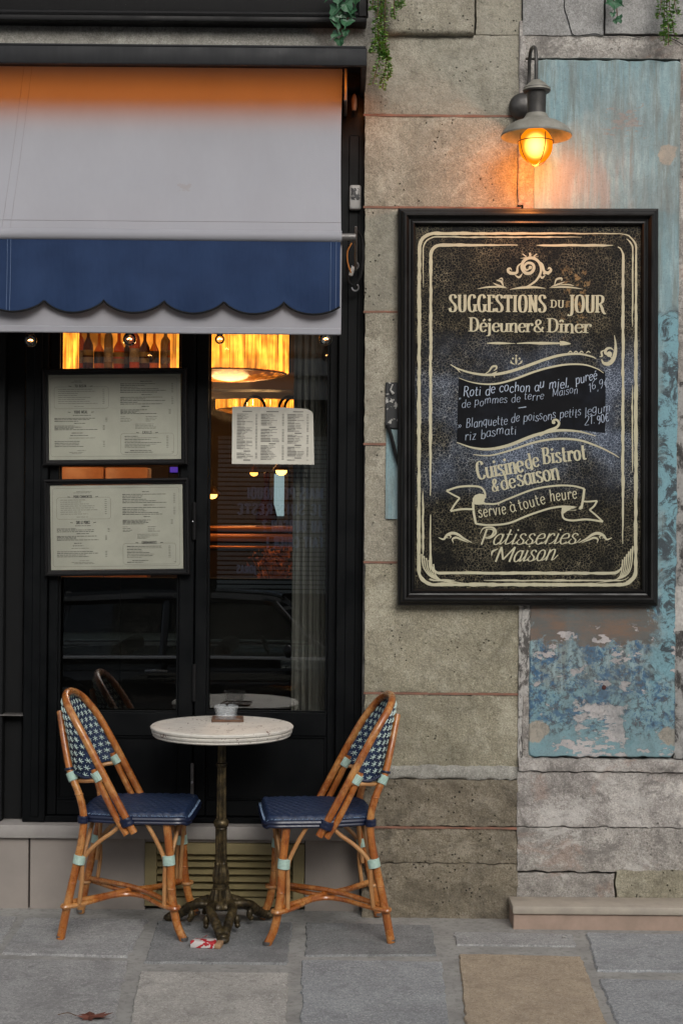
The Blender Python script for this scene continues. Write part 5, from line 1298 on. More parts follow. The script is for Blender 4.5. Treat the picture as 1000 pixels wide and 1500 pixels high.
# ------------------------------------------------------------------ trailing plants
def leaf_mesh(name, pts, m):
    mb = MB(); c = mb.bm.verts.new((0, 0, 0)); vs = [mb.bm.verts.new(p) for p in pts]
    for i in range(len(vs) - 1): mb.bm.faces.new((c, vs[i], vs[i + 1]))
    me = bpy.data.meshes.new(name); mb.bm.to_mesh(me); mb.bm.free(); me.materials.append(m); return me
M['ivy'] = mat('ivy_leaf', (.022, .085, .040), (.04, .12, .055), 30, .45)
M['ivy_light'] = mat('light_green_leaf', (.28, .46, .08), (.12, .28, .08), 40, .5)
M['stem'] = mat('brown_stem', (.12, .07, .035), None, rough=.7)
ivym = leaf_mesh('leaf', [(0, -.002, .004), (.010, -.006, .012), (.024, -.004, .006), (.016, -.003, -.006), (.013, -.006, -.018), (.003, -.003, -.024), (0, 0, -.040), (-.003, -.003, -.024), (-.013, -.006, -.018), (-.016, -.003, -.006), (-.024, -.004, .006), (-.010, -.006, .012), (0, -.002, .004)], M['ivy'])
def ivy(name, strands, leaves, label, Yv, sc=1.0, seed=1):
    rnd = random.Random(seed); c = W(strands[0][0][0], strands[0][0][1], Yv); o = root(name, c, label, 'ivy', 'plants trailing over the top of the wall')
    mb = MB()
    for s_ in strands: mb.tube(spline([W(x, y, Yv + rnd.uniform(-.01, .02)) for x, y in s_], 5), .0022, 5)
    mb.build('stem', M['stem'], o)
    for i, (x, y, rot, k) in enumerate(leaves):
        q = bpy.data.objects.new('leaf', ivym); COL.objects.link(q); q.parent = o
        q.location = W(x, y, Yv - .012 + rnd.uniform(-.015, .01)) - c; q.rotation_euler = (R(rnd.uniform(-35, 30)), R(rot), R(rnd.uniform(-45, 45))); q.scale = (k * sc,) * 3
ivy('ivy', [[(512, -60), (512, -10), (508, 20), (497, 28)], [(514, -40), (511, 10), (510, 24), (506, 30)], [(500, -50), (494, 0), (492, 30), (494, 45)]],
    [(508, 32, 10, 1.25), (491, 33, -5, 1.2), (493, 50, 30, 1.0), (497, 58, -12, .9), (492, 12, 20, 1.3), (506, 6, -25, 1.4), (498, -6, 0, 1.5), (516, 14, 35, 1.1), (487, -10, 40, 1.2), (520, -8, -20, 1.3), (509, -26, 0, 1.5), (494, -30, 15, 1.5), (513, 20, -50, .8), (502, 20, 60, .8), (530, -20, -30, 1.3), (506, 46, 5, .7), (489, 24, -40, .9), (500, 4, 80, 1.0)],
    'dark green ivy hanging over the right end of the black ledge', 5.46, 1.0, 1)
ivy('ivy', [[(899, -60), (898, 0), (898, 14)], [(902, -40), (903, 20), (906, 28)]], [(898, 4, 0, 1.15), (904, 3, -50, .9), (893, 2, 60, .9), (899, -14, 10, 1.3), (908, 28, 95, .75), (897, 20, 0, .55), (900, 30, -30, .5)], 'small sprig of dark ivy at the top edge of the right wall', 5.56, 1.0, 2)
lp_m = None
def tiny_vine(strands, label, Yv, seed, dens=1.0):
    rnd = random.Random(seed); c = W(strands[0][0][0], strands[0][0][1], Yv); o = root('trailing_plant', c, label, 'plant', 'plants trailing over the top of the wall')
    st_ = MB(); lf = MB()
    for s_ in strands:
        P = spline([W(x, y, Yv + rnd.uniform(-.015, .015)) for x, y in s_], 8); st_.tube(P, .0016, 4)
        L = sum((a - b).length for a, b in zip(P, P[1:])); n = int(L / .0032 * dens)
        for k in range(n):
            u = k / n * (len(P) - 1); i = int(u); p = P[i].lerp(P[min(i + 1, len(P) - 1)], u - i)
            a = rnd.uniform(0, 2 * PI); d = Vector((math.cos(a), math.sin(a) * .8, rnd.uniform(-.5, .3))).normalized(); r = rnd.uniform(.009, .0155)
            s2 = d.cross(Vector((rnd.uniform(-.4, .4), rnd.uniform(-.4, .4), 1))).normalized(); q = p + d * .003
            up = d.cross(s2) * (.002)
            lf.quad(q, q + d * r * .6 + s2 * r * .45 + up, q + d * r * 1.25, q + d * r * .6 - s2 * r * .45 + up)
    st_.build('stem', M['stem'], o); lf.build('leaves', M['ivy_light'], o, smooth=False, kind='stuff', fix=False)
tiny_vine([[(548, -40), (550, 20), (549, 60), (544, 76)], [(560, -40), (559, 30), (561, 70), (553, 95), (546, 123)], [(566, -40), (563, 40), (566, 80), (563, 108), (560, 130)], [(555, -40), (553, 30), (556, 70), (563, 82)], [(563, -40), (556, 40), (557, 70), (568, 84)], [(551, -30), (546, 4), (545, 12)], [(557, -40), (559, 50), (568, 95), (567, 115)]],
    'long pale green trailing plant hanging beside the end of the awning box', 5.50, 3, 1.25)
tiny_vine([[(580, -40), (583, 0), (584, 12)], [(588, -40), (586, -5), (588, 10)], [(576, -30), (577, 10), (577, 26)]], 'short pale green tuft hanging in front of the raised stone at the top', 5.50, 4, 1.2)
tiny_vine([[(968, -40), (967, 10), (963, 24)], [(976, -40), (976, 20), (978, 40), (978, 66)], [(982, -40), (980, 10), (984, 30), (987, 56)], [(972, -30), (972, 30), (971, 60)], [(985, -40), (987, 0), (991, 22)]], 'pale green trailing plant at the top right corner', 5.52, 5, 1.25)
# ------------------------------------------------------------------ bistro chairs
def cane_mat():
    t = NT('varnished_cane'); v = t.coord('Object', (1, 1, .35))
    n1 = t.noise(v, 22, 6, .7, .5); v2 = t.coord('Object')
    col = t.mix(t.ramp(n1, .38, .62), (.44, .15, .028), (.27, .072, .014))
    col = t.mix(t.math('MULTIPLY', t.ramp(t.noise(v2, 11, 6, .75), .48, .62), .7), col, (.58, .30, .10))
    col = t.mix(t.math('MULTIPLY', t.ramp(t.noise(v2, 16, 6, .75, .5), .54, .66), .7), col, (.15, .035, .010))
    col = t.mix(t.math('MULTIPLY', t.ramp(t.noise(v2, 120, 3, .7), .60, .7), .6), col, (.10, .03, .012))
    return t.set(col, t.ramp(t.noise(v2, 30, 4), .3, .7, .2, .42), 0, t.bump(t.noise(v, 90, 4), .12, .001), Coat_Weight=.4, Coat_Roughness=.15)
M['cane'] = cane_mat()
M['cane_pale'] = mat('pale_cane', (.50, .27, .11), (.36, .16, .055), 20, .38, 0, .2, 90, .001)
M['mint'] = mat('mint_binding', (.43, .58, .50), (.36, .50, .44), 60, .55)
M['navy'] = mat('navy_weave', (.005, .015, .046), (.009, .024, .07), 60, .55, 0, .1, 400, .0005)
M['navy_b'] = mat('navy_strap', (.005, .010, .032), (.008, .014, .045), 60, .35)
M['stitch'] = mat('pale_mint_thread', (.60, .72, .67), (.50, .64, .60), 50, .55)
def make_chair(label):
    o = root('bistro_chair', (0, 0, 0), label, 'chair', 'pair of rattan bistro chairs at the round table')
    ORG[o.name] = Vector((0, 0, 0))
    HW = .168
    rear = [(-.212, HW + .008, .0), (-.190, HW + .004, .115), (-.157, HW, .27), (-.140, HW, .36), (-.138, HW - .002, .43), (-.155, HW - .006, .50), (-.190, HW - .02, .58), (-.216, HW - .045, .68), (-.240, HW - .085, .775)]
    front = [(.216, HW + .006, .0), (.190, HW + .004, .06), (.172, HW, .16), (.166, HW, .27), (.150, HW - .002, .42)]
    hoopS = [(.042, .186, .372), (.004, .186, .44), (-.055, .186, .55), (-.092, .184, .62), (-.136, .176, .70), (-.170, .163, .755), (-.202, .132, .800), (-.222, .074, .826)]
    sy = lambda P, s: [Vector((x, y * s, z)) for x, y, z in P]
    for s in (-1, 1):
        mb = MB(); P = spline(sy(rear, s), 6); mb.tube(P, [.0148 - .003 * i / (len(P) - 1) for i in range(len(P))], 12)
        for z in (.19, .50):
            p = min(P, key=lambda q: abs(q.z - z)); mb.tube([p + Vector((0, 0, -.003)), p, p + Vector((0, 0, .003))], [.0138, .0158, .0138], 12)
        mb.build('leg', M['cane'], o)
        mb = MB(); P = spline(sy(front, s), 6); mb.tube(P, [.0145] * len(P), 12)
        p = min(P, key=lambda q: abs(q.z - .17)); mb.tube([p + Vector((0, 0, -.003)), p, p + Vector((0, 0, .003))], [.0145, .0163, .0145], 12)
        mb.build('leg', M['cane'], o)
    P = sy(hoopS, -1) + [Vector((-.228, 0, .834))] + sy(hoopS, 1)[::-1]
    mb = MB(); mb.tube(spline(P, 7), .0135, 12); H = spline(P, 7); mb.build('hoop', M['cane'], o)
    for s in (-1, 1):
        q = [(.016, .185, .366), (-.024, .185, .43), (-.084, .183, .55), (-.10, .182, .59)]
        mb = MB(); mb.tube(spline(sy(q, s), 6), .0115, 10); mb.build('inner_cane', M['cane'], o)
    # seat: woven, rounded, drooping edge
    def seat_pt(u, v, lift=0):
        # u: back->front, v: side
        x = -.150 + .378 * u; a = 2 * v - 1
        hw = .150 + .038 * min(1, u * 2.2) ** .8
        cr = 0
        for d in (u * .378, (1 - u) * .378):
            if d < .05: cr = max(cr, (1 - math.sqrt(max(0, 1 - ((.05 - d) / .05) ** 2))) * .05)
        hw -= cr * .8
        return x, a * hw
    mb = MB(); nu, nv = 96, 96
    def fn(u, v):
        x, y = seat_pt(u, v)
        a = 2 * v - 1; drop = .020 * max(0, (abs(a) - .93) / .07) ** 2 + .028 * max(0, (u - .955) / .045) ** 2 + .008 * max(0, (.05 - u) / .05)
        dome = .006 * (1 - a * a)
        cu = 15; cv = 14
        ph = (u * 13 + v * 6) * PI; qv = (v * 10 - u * 5) * PI
        wv_ = .0042 * abs(math.sin(ph)) ** .6 * abs(math.sin(qv)) ** .6
        return Vector((x, y, .440 + dome + wv_ - drop))
    mb.grid(fn, nu * 2, nv * 2); mb.build('woven_seat', M['navy'], o, fix=False)
    # seat frame below
    ring = []
    for k in range(0, 41): ring.append((k / 40, 0))
    for k in range(1, 41): ring.append((1, k / 40))
    for k in range(1, 41): ring.append((1 - k / 40, 1))
    for k in range(1, 41): ring.append((0, 1 - k / 40))
    RP = [Vector((*seat_pt(u, v), .420 - (.006 if u > .97 else 0))) for u, v in ring]
    mb = MB(); mb.tube(RP, .0085, 8, cap=False); mb.build('seat_rim', M['navy_b'], o)
    mb = MB(); mb.tube([p + Vector((0, 0, -.012)) for p in RP], .0065, 8, cap=False); mb.build('seat_rim', M['navy_b'], o)
    mb = MB(); ub = [Vector((*[c * .97 for c in seat_pt(u, v)], .418)) for u, v in ring[:-1]]; mb.bm.faces.new([mb.bm.verts.new(p) for p in ub]); mb.build('seat_underside', M['navy_b'], o, smooth=False)
    mb = MB(); rnd = random.Random(2)
    for i in range(0, len(RP) - 1):
        for rep in range(2):
            p = RP[i].lerp(RP[i + 1], rnd.random()); out = Vector((p.x - .03, p.y, 0)).normalized()
            q = p + out * .004 + Vector((0, 0, .010)); mb.tube([q, q + Vector((rnd.uniform(-.004, .004), rnd.uniform(-.003, .003), .003)) - out * .009], .0009, 4)
    mb.build('edge_stitching', mat('pale_blue_thread', (.16, .24, .36), None, rough=.5), o, kind='stuff')
    # woven curved back
    def back_pt(u, v, off=0):
        # v 0 bottom .. 1 top along the hoop; u -1..1 across
        z = .565 + (.824 - .565) * v
        hp = min((p for p in H if p.y >= -1e-6), key=lambda q: abs(q.z - z)) if z > .37 else None
        # interpolate the hoop side point at height z
        S_ = [p for p in H if p.y >= -1e-6]; S_.sort(key=lambda q: q.z)
        for a, b in zip(S_, S_[1:]):
            if a.z <= z <= b.z:
                f = (z - a.z) / max(1e-6, b.z - a.z); hp = a.lerp(b, f); break
        dep = (.118 * (1 - v) ** .8 + .012)
        c = math.cos(u * PI / 2)
        x = hp.x - dep * (max(0, c) ** .8) - .002; y = hp.y * (math.sin(u * PI / 2) if abs(u) < 1 else u) * .985
        zz = z - .018 * (1 - v) * (c) + off * 0
        n = Vector((math.cos(u * PI / 2) * .9 + .1, -math.sin(u * PI / 2) * .6, .35)).normalized()
        return Vector((x, y, zz)) + n * off
    for nm, of in (('woven_back', .002), ):
        mb = MB(); NU, NV = 84, 66
        def fb(u, v):
            uu = 2 * u - 1; k = abs(math.sin(u * 13 * PI)) ** .5 * abs(math.sin(v * 12 * PI)) ** .5
            return back_pt(uu, v, .0015 + .0022 * k)
        mb.grid(fb, NU, NV)
        mb.grid(lambda u, v: back_pt(2 * u - 1, v, -.0035 - .0018 * abs(math.sin(u * 13 * PI)) ** .5 * abs(math.sin(v * 12 * PI)) ** .5), NU, NV)
        mb.build(nm, M['navy'], o, fix=False)
    mb = MB(); rnd = random.Random(4)
    nc, nr = 13, 11
    for r in range(nr):
        for c in range(nc):
            v = (r + .55) / nr; u = -1 + 2 * (c + .5 + .5 * (r % 2)) / nc
            if abs(u) > .96: continue
            wsc = 1.0 - .25 * v
            for off in (.0052, -.0068):
                for ang in (20, 80, 140) if r % 1 == 0 else (45, 135):
                    du = math.cos(R(ang)) * .060; dv = math.sin(R(ang)) * .036
                    a = back_pt(max(-.99, u - du), max(.01, v - dv), off); b = back_pt(min(.99, u + du), min(.99, v + dv), off); m_ = back_pt(u, v, off * 1.35)
                    mb.tube([a, m_, b], .0012, 4)
    mb.build('cross_stitching', M['stitch'], o, kind='stuff')
    # cane loop round the foot of the back + navy lashings
    lo_ = [back_pt(u / 10, .0, -.006) + Vector((0, 0, -.008)) for u in range(-10, 11)]
    mb = MB(); mb.tube(lo_, .0075, 8); mb.build('back_rail', M['cane_pale'], o)
    def coil(p, q, r, name='binding', m='mint', turns=7, flat=1.0):
        p, q = Vector(p), Vector(q); mb = MB(); n = turns * 4
        pts = [p.lerp(q, i / n) for i in range(n + 1)]; rs = [r + .0012 * (math.sin(PI * (i / 4)) ** 2) for i in range(n + 1)]
        mb.tube(pts, rs, 14); mb.build(name, M[m], o)
    def at(P, z): return min(spline(P, 12), key=lambda q: abs(q.z - z))
    for s in (-1, 1):
        a, b = at(sy(rear, s), .258), at(sy(rear, s), .292); coil(a + Vector((.006, 0, 0)), b + Vector((.006, 0, 0)), .021)
        a, b = at(sy(front, s), .256), at(sy(front, s), .290); coil(a + Vector((-.005, 0, 0)), b + Vector((-.005, 0, 0)), .021)
        a, b = at(sy(rear, s), .548), at(sy(rear, s), .574); coil(a, b, .0165)
        a, b = Vector((-.078, .1845 * s, .552)), Vector((-.096, .1840 * s, .580)); coil(a, b, .0175)
        # navy lashings
        coil((.022, .186 * s, .398), (.012, .186 * s, .424), .024, 'lashing', 'navy_b', 2); coil((-.139, HW * s, .402), (-.138, HW * s, .426), .0185, 'lashing', 'navy_b', 2)
        P = [Vector((-.088, .186 * s, .567)), Vector((-.13, .180 * s, .560)), Vector((-.175, .155 * s, .575)), Vector((-.197, .138 * s, .580))]
        mb = MB(); mb.tube(spline(P, 5), .0055, 8); mb.build('lashing', M['navy_b'], o)
        coil(at(sy(rear, s), .578) + Vector((-.001, 0, 0)), at(sy(rear, s), .590), .0165, 'lashing', 'navy_b', 1)
        # braces
        def br(*P, r=.0075, m='cane_pale'):
            mb = MB(); mb.tube(spline([Vector((x, y * s, z)) for x, y, z in P], 6), r, 8); mb.build('brace', M[m], o)
        br((-.150, HW + .0, .12), (-.140, HW + .004, .20), (-.135, HW, .275), (-.09, HW + .002, .33), (-.03, HW + .004, .375), (0, HW + .006, .408))
        br((-.150, HW - .012, .20), (-.140, HW - .014, .275), (-.128, HW - .06, .35), (-.118, HW - .10, .408))
        br((.146, HW, .12), (.146, HW, .20), (.145, HW, .275), (.118, HW + .002, .34), (.080, HW + .004, .408))
        br((.158, HW - .012, .13), (.166, HW - .018, .275), (.178, HW - .05, .35), (.185, HW - .09, .408))
    # X stretcher of bent canes
    zc = .115
    def st2(P, r=.0085):
        mb = MB(); mb.tube(spline([Vector(p) for p in P], 7), r, 8); mb.build('stretcher', M['cane'], o)
    for s in (-1, 1):
        st2([(-.205, (HW + .018) * s, zc), (-.188, (HW + .026) * s, zc), (-.13, (HW - .03) * s, zc + .001), (-.06, .055 * s, zc + .004), (0, .022 * s, zc + .004), (.06, .055 * s, zc + .004), (.12, (HW - .03) * s, zc + .001), (.178, (HW + .026) * s, zc), (.198, (HW + .014) * s, zc)])
    for s in (-1, 1):
        zz = zc + .004 + .013 * (s > 0)
        st2([(-.175, HW * s, zc + .012), (-.08, .07 * s, zz + .006), (0, 0, zz + .010), (.08, -.07 * s, zz + .006), (.168, -HW * s, zc + .012)], .0095)
    for s in (-1, 1):
        for x in (-.19, .182):
            mb = MB(); mb.tube([Vector((x + .0175 * math.cos(R(q)), (HW + .004) * s + .0175 * math.sin(R(q)), zc)) for q in range(0, 361, 20)], .006, 6, cap=False); mb.build('stretcher_loop', M['cane_pale'], o)
            mb = MB(); f = (-.212 if x < 0 else .216); mb.lathe([(0, -.001), (.014, -.001), (.0152, .004), (.0152, .010), (.0125, .0105)], (f, (HW + .007) * s, .002), 12); mb.build('foot_cap', M['dullmetal'], o)
    return o
ch = make_chair('navy and orange rattan bistro chair left of the round table, facing right')
ch.location = (-.742, 5.452, .004); ch.rotation_euler = (0, 0, R(-1.5))
c2 = ch.copy(); COL.objects.link(c2)
for c in list(ch.children):
    q = c.copy(); COL.objects.link(q); q.parent = c2
    for d in c.children:
        q2 = d.copy(); COL.objects.link(q2); q2.parent = q
c2.location = (-.045, 5.425, .004); c2.rotation_euler = (0, 0, R(180 + 6))
c2['label'] = 'navy and orange rattan bistro chair right of the round table, facing left'

# ------------------------------------------------------------------ round table
TX, TY = -.419, 5.45
tb = root('bistro_table', (TX, TY, 0), 'round bistro table with a chipped cream top on an ornate cast iron tripod pedestal', 'table')
t = NT('chipped_cream_top'); v = t.coord('World')
col = t.mix(t.ramp(t.noise(v, 9, 6), .35, .65), (.70, .67, .60), (.60, .575, .52))
sc = t.math('MULTIPLY', t.ramp(t.noise(t.coord('World', (1, .5, 1)), 60, 5, .7, .5), .60, .63), t.ramp(t.noise(v, 6, 3), .38, .48))
col = t.mix(sc, col, (.12, .05, .035))
col = t.mix(t.math('MULTIPLY', t.ramp(t.noise(v, 20, 5), .5, .7), .35), col, (.36, .33, .29))
M['creamtop'] = t.set(col, .5, 0, t.bump(sc, -.2, .001))
r_ = .2535; zt = .727
mb = MB(); mb.lathe([(0, zt - .040), (r_ - .04, zt - .040), (r_ - .012, zt - .038), (r_ - .008, zt - .034), (r_ - .010, zt - .030), (r_ - .004, zt - .026), (r_ - .003, zt - .019), (r_ - .007, zt - .015), (r_, zt - .011), (r_ + .001, zt - .005), (r_ - .003, zt - .001), (r_ - .010, zt), (0, zt)], (TX, TY, 0), 96); mb.build('table_top', M['creamtop'], tb, ang=50)
t = NT('dark_bronze_iron'); v = t.coord('World')
col = t.mix(t.ramp(t.noise(v, 30, 6, .7), .42, .66), (.032, .024, .013), (.15, .11, .05))
col = t.mix(t.math('MULTIPLY', t.ramp(t.noise(v, 90, 4, .7), .5, .7), .5), col, (.018, .014, .010))
M['iron'] = t.set(col, .42, .55, t.bump(t.noise(v, 70, 5), .4, .002))
def lz(L, fl=None, n=40, nm='column'):
    mb = MB(); mb.lathe(L, (TX, TY, 0), n, flute=fl); return mb.build(nm, M['iron'], tb)
lz([(.052, .687), (.05, .683), (.03, .678), (.0125, .672), (.0125, .66)], nm='top_plate')
lz([(.0125, .665), (.0135, .592), (.0145, .590)], (10, .09), 60)
lz([(.0145, .592), (.0195, .589), (.0205, .584), (.0195, .579), (.0155, .576)], nm='column_ring')
lz([(.0145, .578), (.0165, .390)], (10, .10), 60)
lz([(.0165, .392), (.021, .389), (.0265, .382), (.0275, .374), (.0255, .366), (.021, .360), (.0225, .357), (.0195, .352)], nm='column_ring')
lz([(.0185, .354), (.0185, .235)], (10, .12), 60)
lz([(.0185, .237), (.022, .232), (.0205, .226), (.0235, .215), (.0275, .190), (.0265, .170), (.022, .160)], (8, .10), 64, 'leafy_vase')
lz([(.022, .162), (.028, .157), (.027, .150), (.031, .146), (.030, .140)], nm='column_ring')
lz([(.028, .142), (.034, .118), (.036, .104)], (12, .12), 72, 'lower_bell')
lz([(.036, .106), (.046, .101), (.054, .094), (.060, .086), (.060, .080), (.048, .072), (.03, .068), (.0, .068)], (18, .035), 72, 'hub')
def foot(ang):
    a = R(ang); d = Vector((math.cos(a), math.sin(a), 0)); n_ = Vector((-d.y, d.x, 0)); o_ = Vector((TX, TY, 0))
    L = lambda r, s, z: o_ + d * r + n_ * s + Vector((0, 0, z))
    mb = MB()
    for s in (-1, 1):
        P = spline([L(.035, .030 * s, .088), L(.075, .040 * s, .086), L(.112, .031 * s, .070), L(.145, .018 * s, .046), L(.178, .010 * s, .026), L(.200, .006 * s, .020)], 7)
        N = len(P); mb.tube(P, [.0135 + .0035 * math.sin(PI * i / N) + .0012 * math.sin(i * 2.0) for i in range(N)], 10)
        for k in range(3, N - 6, 3):   # leaf nibs along each rib
            p = P[k]; mb.ball(p + Vector((0, 0, .011)), .0058, 8, 1, 1, .7)
        q = L(.088, .054 * s, .050); mb.ball(q, .012, 10, 1, 1, 1.7); mb.ball(L(.094, .055 * s, .034), .010, 8)
    mb.ball(L(.206, 0, .016), .023, 14, 1.0, 1.0, .62); mb.ball(L(.200, 0, .025), .018, 12, 1, 1, .7)
    mb.tube([L(.185, -.022, .020), L(.180, 0, .030), L(.185, .022, .020)], [.004, .006, .004], 8)
    mb.build('foot', M['iron'], tb)
for a in (-90 + 7, 30 + 7, 150 + 7): foot(a)
# tray and ashtray
zt += .0005; ax, ay = W(334, 1055, 5.58).x, 5.565
tr = root('wooden_coaster', (ax, ay, zt), 'square brown wooden coaster under the glass ashtray on the table', 'coaster')
M['trayw'] = mat('brown_tray_wood', (.13, .065, .035), (.09, .045, .025), 30, .5)
rot = Matrix.Translation((ax, ay, 0)) @ Matrix.Rotation(R(4), 4, 'Z')
mb = MB(); mb.box(-.054, .054, -.054, .054, zt, zt + .003, .001, M=rot); mb.build('base', M['trayw'], tr)
mb = MB()
for s in (-1, 1): mb.box(-.056, .056, s * .0545 - .0035, s * .0545 + .0035, zt + .0005, zt + .008, .001, M=rot); mb.box(s * .0545 - .0035, s * .0545 + .0035, -.0508, .0508, zt + .0005, zt + .0078, .001, M=rot)
mb.build('rim', M['trayw'], tr)
t = NT('ashtray_glass'); t.set((.93, .96, .97), .03, Transmission_Weight=1.0, IOR=1.47); M['solidglass'] = t.m
t = NT('pressed_glass'); t.set((.80, .85, .87), .06, Alpha=.15, Coat_Weight=.6); pg = t.m
as_ = root('glass_ashtray', (ax - .006, ay, zt + .003), 'clear glass ashtray on the wooden coaster', 'ashtray')
mb = MB(); z0 = zt + .0036; n = 48
prof = [(0, 0), (.030, 0), (.036, .003), (.0375, .012), (.0395, .016), (.0375, .020), (.0410, .036), (.0425, .050), (.0390, .0505), (.034, .040), (.031, .012), (.024, .008), (0, .008)]
rings = []
for r, z in prof:
    rings.append([mb.bm.verts.new((ax - .006 + r * math.cos(2 * PI * k / n) * (1 + .02 * math.cos(8 * 2 * PI * k / n)), ay + r * math.sin(2 * PI * k / n) * (1 + .02 * math.cos(8 * 2 * PI * k / n)), z0 + z - (.010 * max(0, math.cos(4 * 2 * PI * k / n)) ** 12 if z > .045 else 0))) for k in range(n)])
for A, B in zip(rings, rings[1:]):
    for k in range(n): mb.bm.faces.new((A[k], A[(k + 1) % n], B[(k + 1) % n], B[k]))
bmesh.ops.remove_doubles(mb.bm, verts=mb.bm.verts, dist=.00005); mb.build('ashtray_body', pg, as_)
# crushed cigarette packet
pk = root('cigarette_packet', (W(305, 1385, 5.22).x, 5.215, .004), 'crushed white and red cigarette packet lying against the front foot of the table', 'packet')
c = Vector((W(304, 1385, 5.22).x, 5.205, .0045)); t = NT('red_white_card'); v = t.coord('World')
rd = t.ramp(t.noise(t.coord('World', (1, 1, 1)), 34, 2, .4), .50, .52)
t.set(t.mix(rd, (.62, .59, .56), (.45, .02, .03)), .5); mr = t.m
mb = MB(); Mx = Matrix.Translation(c) @ Matrix.Rotation(R(-8), 4, 'Z')
mb.box(-.052, .030, -.028, .028, 0, .021, .003, 2, M=Mx)
for v_ in mb.bm.verts: v_.co += Vector([.004 * noise.noise(v_.co * 40 + Vector((k, 0, 0))) for k in range(3)]) * (1 if v_.co.z > .01 else .3)
mb.build('carton', mr, pk)
mb = MB(); mb.box(.0305, .052, -.026, .027, 0, .016, .003, 2, M=Mx); mb.build('inner_tray', mat('brown_card', (.40, .24, .13), None, rough=.7), pk)
mb = MB(); mb.quad(*[Mx @ Vector(p) for p in ((-.02, .020, .022), (.0, .022, .030), (-.004, .006, .036), (-.022, .004, .024))]); mb.build('torn_flap', mr, pk, smooth=False)
# butt and fallen leaf
bt = MB(); p = G(825, 1376); bt.tube([p + Vector((-.006, 0, .008)), p + Vector((.008, .006, .008))], .0035, 8); o = bt.build('cigarette_butt', M['white_plaster']); tag(o, 'tiny white cigarette butt on the small paving stone right of the chairs', 'butt')
lf = root('fallen_leaf', G(130, 1494) + Vector((0, 0, .004)), 'crumpled red brown leaf on the pavement at the bottom left', 'leaf')
rnd = random.Random(8); mb = MB(); p = G(132, 1494) + Vector((0, 0, .008))
cv = mb.bm.verts.new(p + Vector((0, 0, .004))); ring = []
for k in range(22):
    a = 2 * PI * k / 22; r = (.050 if k % 2 else .026) * (1.15 + .3 * math.cos(a)); ring.append(mb.bm.verts.new(p + Vector((r * math.cos(a), r * .55 * math.sin(a), rnd.uniform(-.003, .012)))))
for k in range(22): mb.bm.faces.new((cv, ring[k], ring[(k + 1) % 22]))
mb.build('blade', mat('red_brown_leaf', (.14, .035, .018), (.09, .028, .016), 30, .7), lf, smooth=False, fix=False)
mb = MB(); mb.tube(spline([p + Vector((-.04, 0, .004)), p + Vector((-.065, .006, .010)), p + Vector((-.095, .008, .004))], 4), .0014, 5); mb.build('stalk', M['stem'], lf)

# ------------------------------------------------------------------ behind the camera: parked car and the house opposite (seen as reflections)
RZ = -.415
CY = -1.62
t = NT('black_car_paint'); t.set((.006, .007, .009), .12, Coat_Weight=1.0, Coat_Roughness=.03); M['carpaint'] = t.m
M['silver'] = mat('bright_trim', (.85, .85, .86), None, rough=.35)
car = root('parked_car', (-1.1, CY, RZ), 'small black classic hatchback parked across the pavement, seen reflected in the door glass', 'car')
X0, X1 = -2.85, .95
def sec(x, zb_, zt_, w, crown):
    out = []
    for k in range(17):
        a = PI * k / 16; c_, s_ = math.cos(a), math.sin(a)
        out.append(Vector((x, CY + w * (abs(c_) ** .35) * (1 if c_ > 0 else -1), zb_ + (zt_ - zb_) * (s_ ** .5) + 0)))
    return out
st_ = [(X0, .32, .55, .60), (X0 + .04, .25, .66, .70), (X0 + .25, .22, .70, .76), (X0 + .8, .20, .715, .78), (-1.0, .20, .72, .79), (0.0, .20, .72, .78), (.35, .21, .71, .77), (.75, .24, .66, .74), (.92, .28, .56, .66), (.95, .33, .50, .58)]
mb = MB(); prev = None
for x, zb_, zt_, w in st_:
    r = [mb.bm.verts.new(p) for p in sec(x, RZ + zb_, RZ + zt_, w, 0)]
    if prev:
        for k in range(16): mb.bm.faces.new((prev[k], prev[k + 1], r[k + 1], r[k]))
        mb.bm.faces.new((prev[16], prev[0], r[0], r[16]))
    else: mb.bm.faces.new(r)
    prev = r
mb.bm.faces.new(prev); mb.build('body', M['carpaint'], car)
BZ = RZ + .725; RT = RZ + 1.205
def pil(pts, r): mb = MB(); mb.tube(pts, r, 8); mb.build('roof_pillar', M['carpaint'], car)
rf = [(-2.45, -.04), (-2.30, -.01), (-1.7, .02), (-1.0, .03), (-.62, .012), (-.50, -.015)]
mb = MB(); prev = None
for x, dz in rf:
    r = [mb.bm.verts.new((x, CY + w * .60, RT + dz - .05 * abs(w) ** 3)) for w in (-1, -.8, -.4, 0, .4, .8, 1)]
    r2 = [mb.bm.verts.new((x, CY + w * .60, RT + dz - .035 - .05 * abs(w) ** 3)) for w in (1, .8, .4, 0, -.4, -.8, -1)]
    r = r + r2
    if prev:
        for k in range(14): mb.bm.faces.new((prev[k], prev[(k + 1) % 14], r[(k + 1) % 14], r[k]))
    else: mb.bm.faces.new(r)
    prev = r
mb.bm.faces.new(prev); mb.build('roof', M['carpaint'], car)
M['carglass'] = thin_glass('car_glass', (.72, .80, .75), 1.5, boost=1.6)
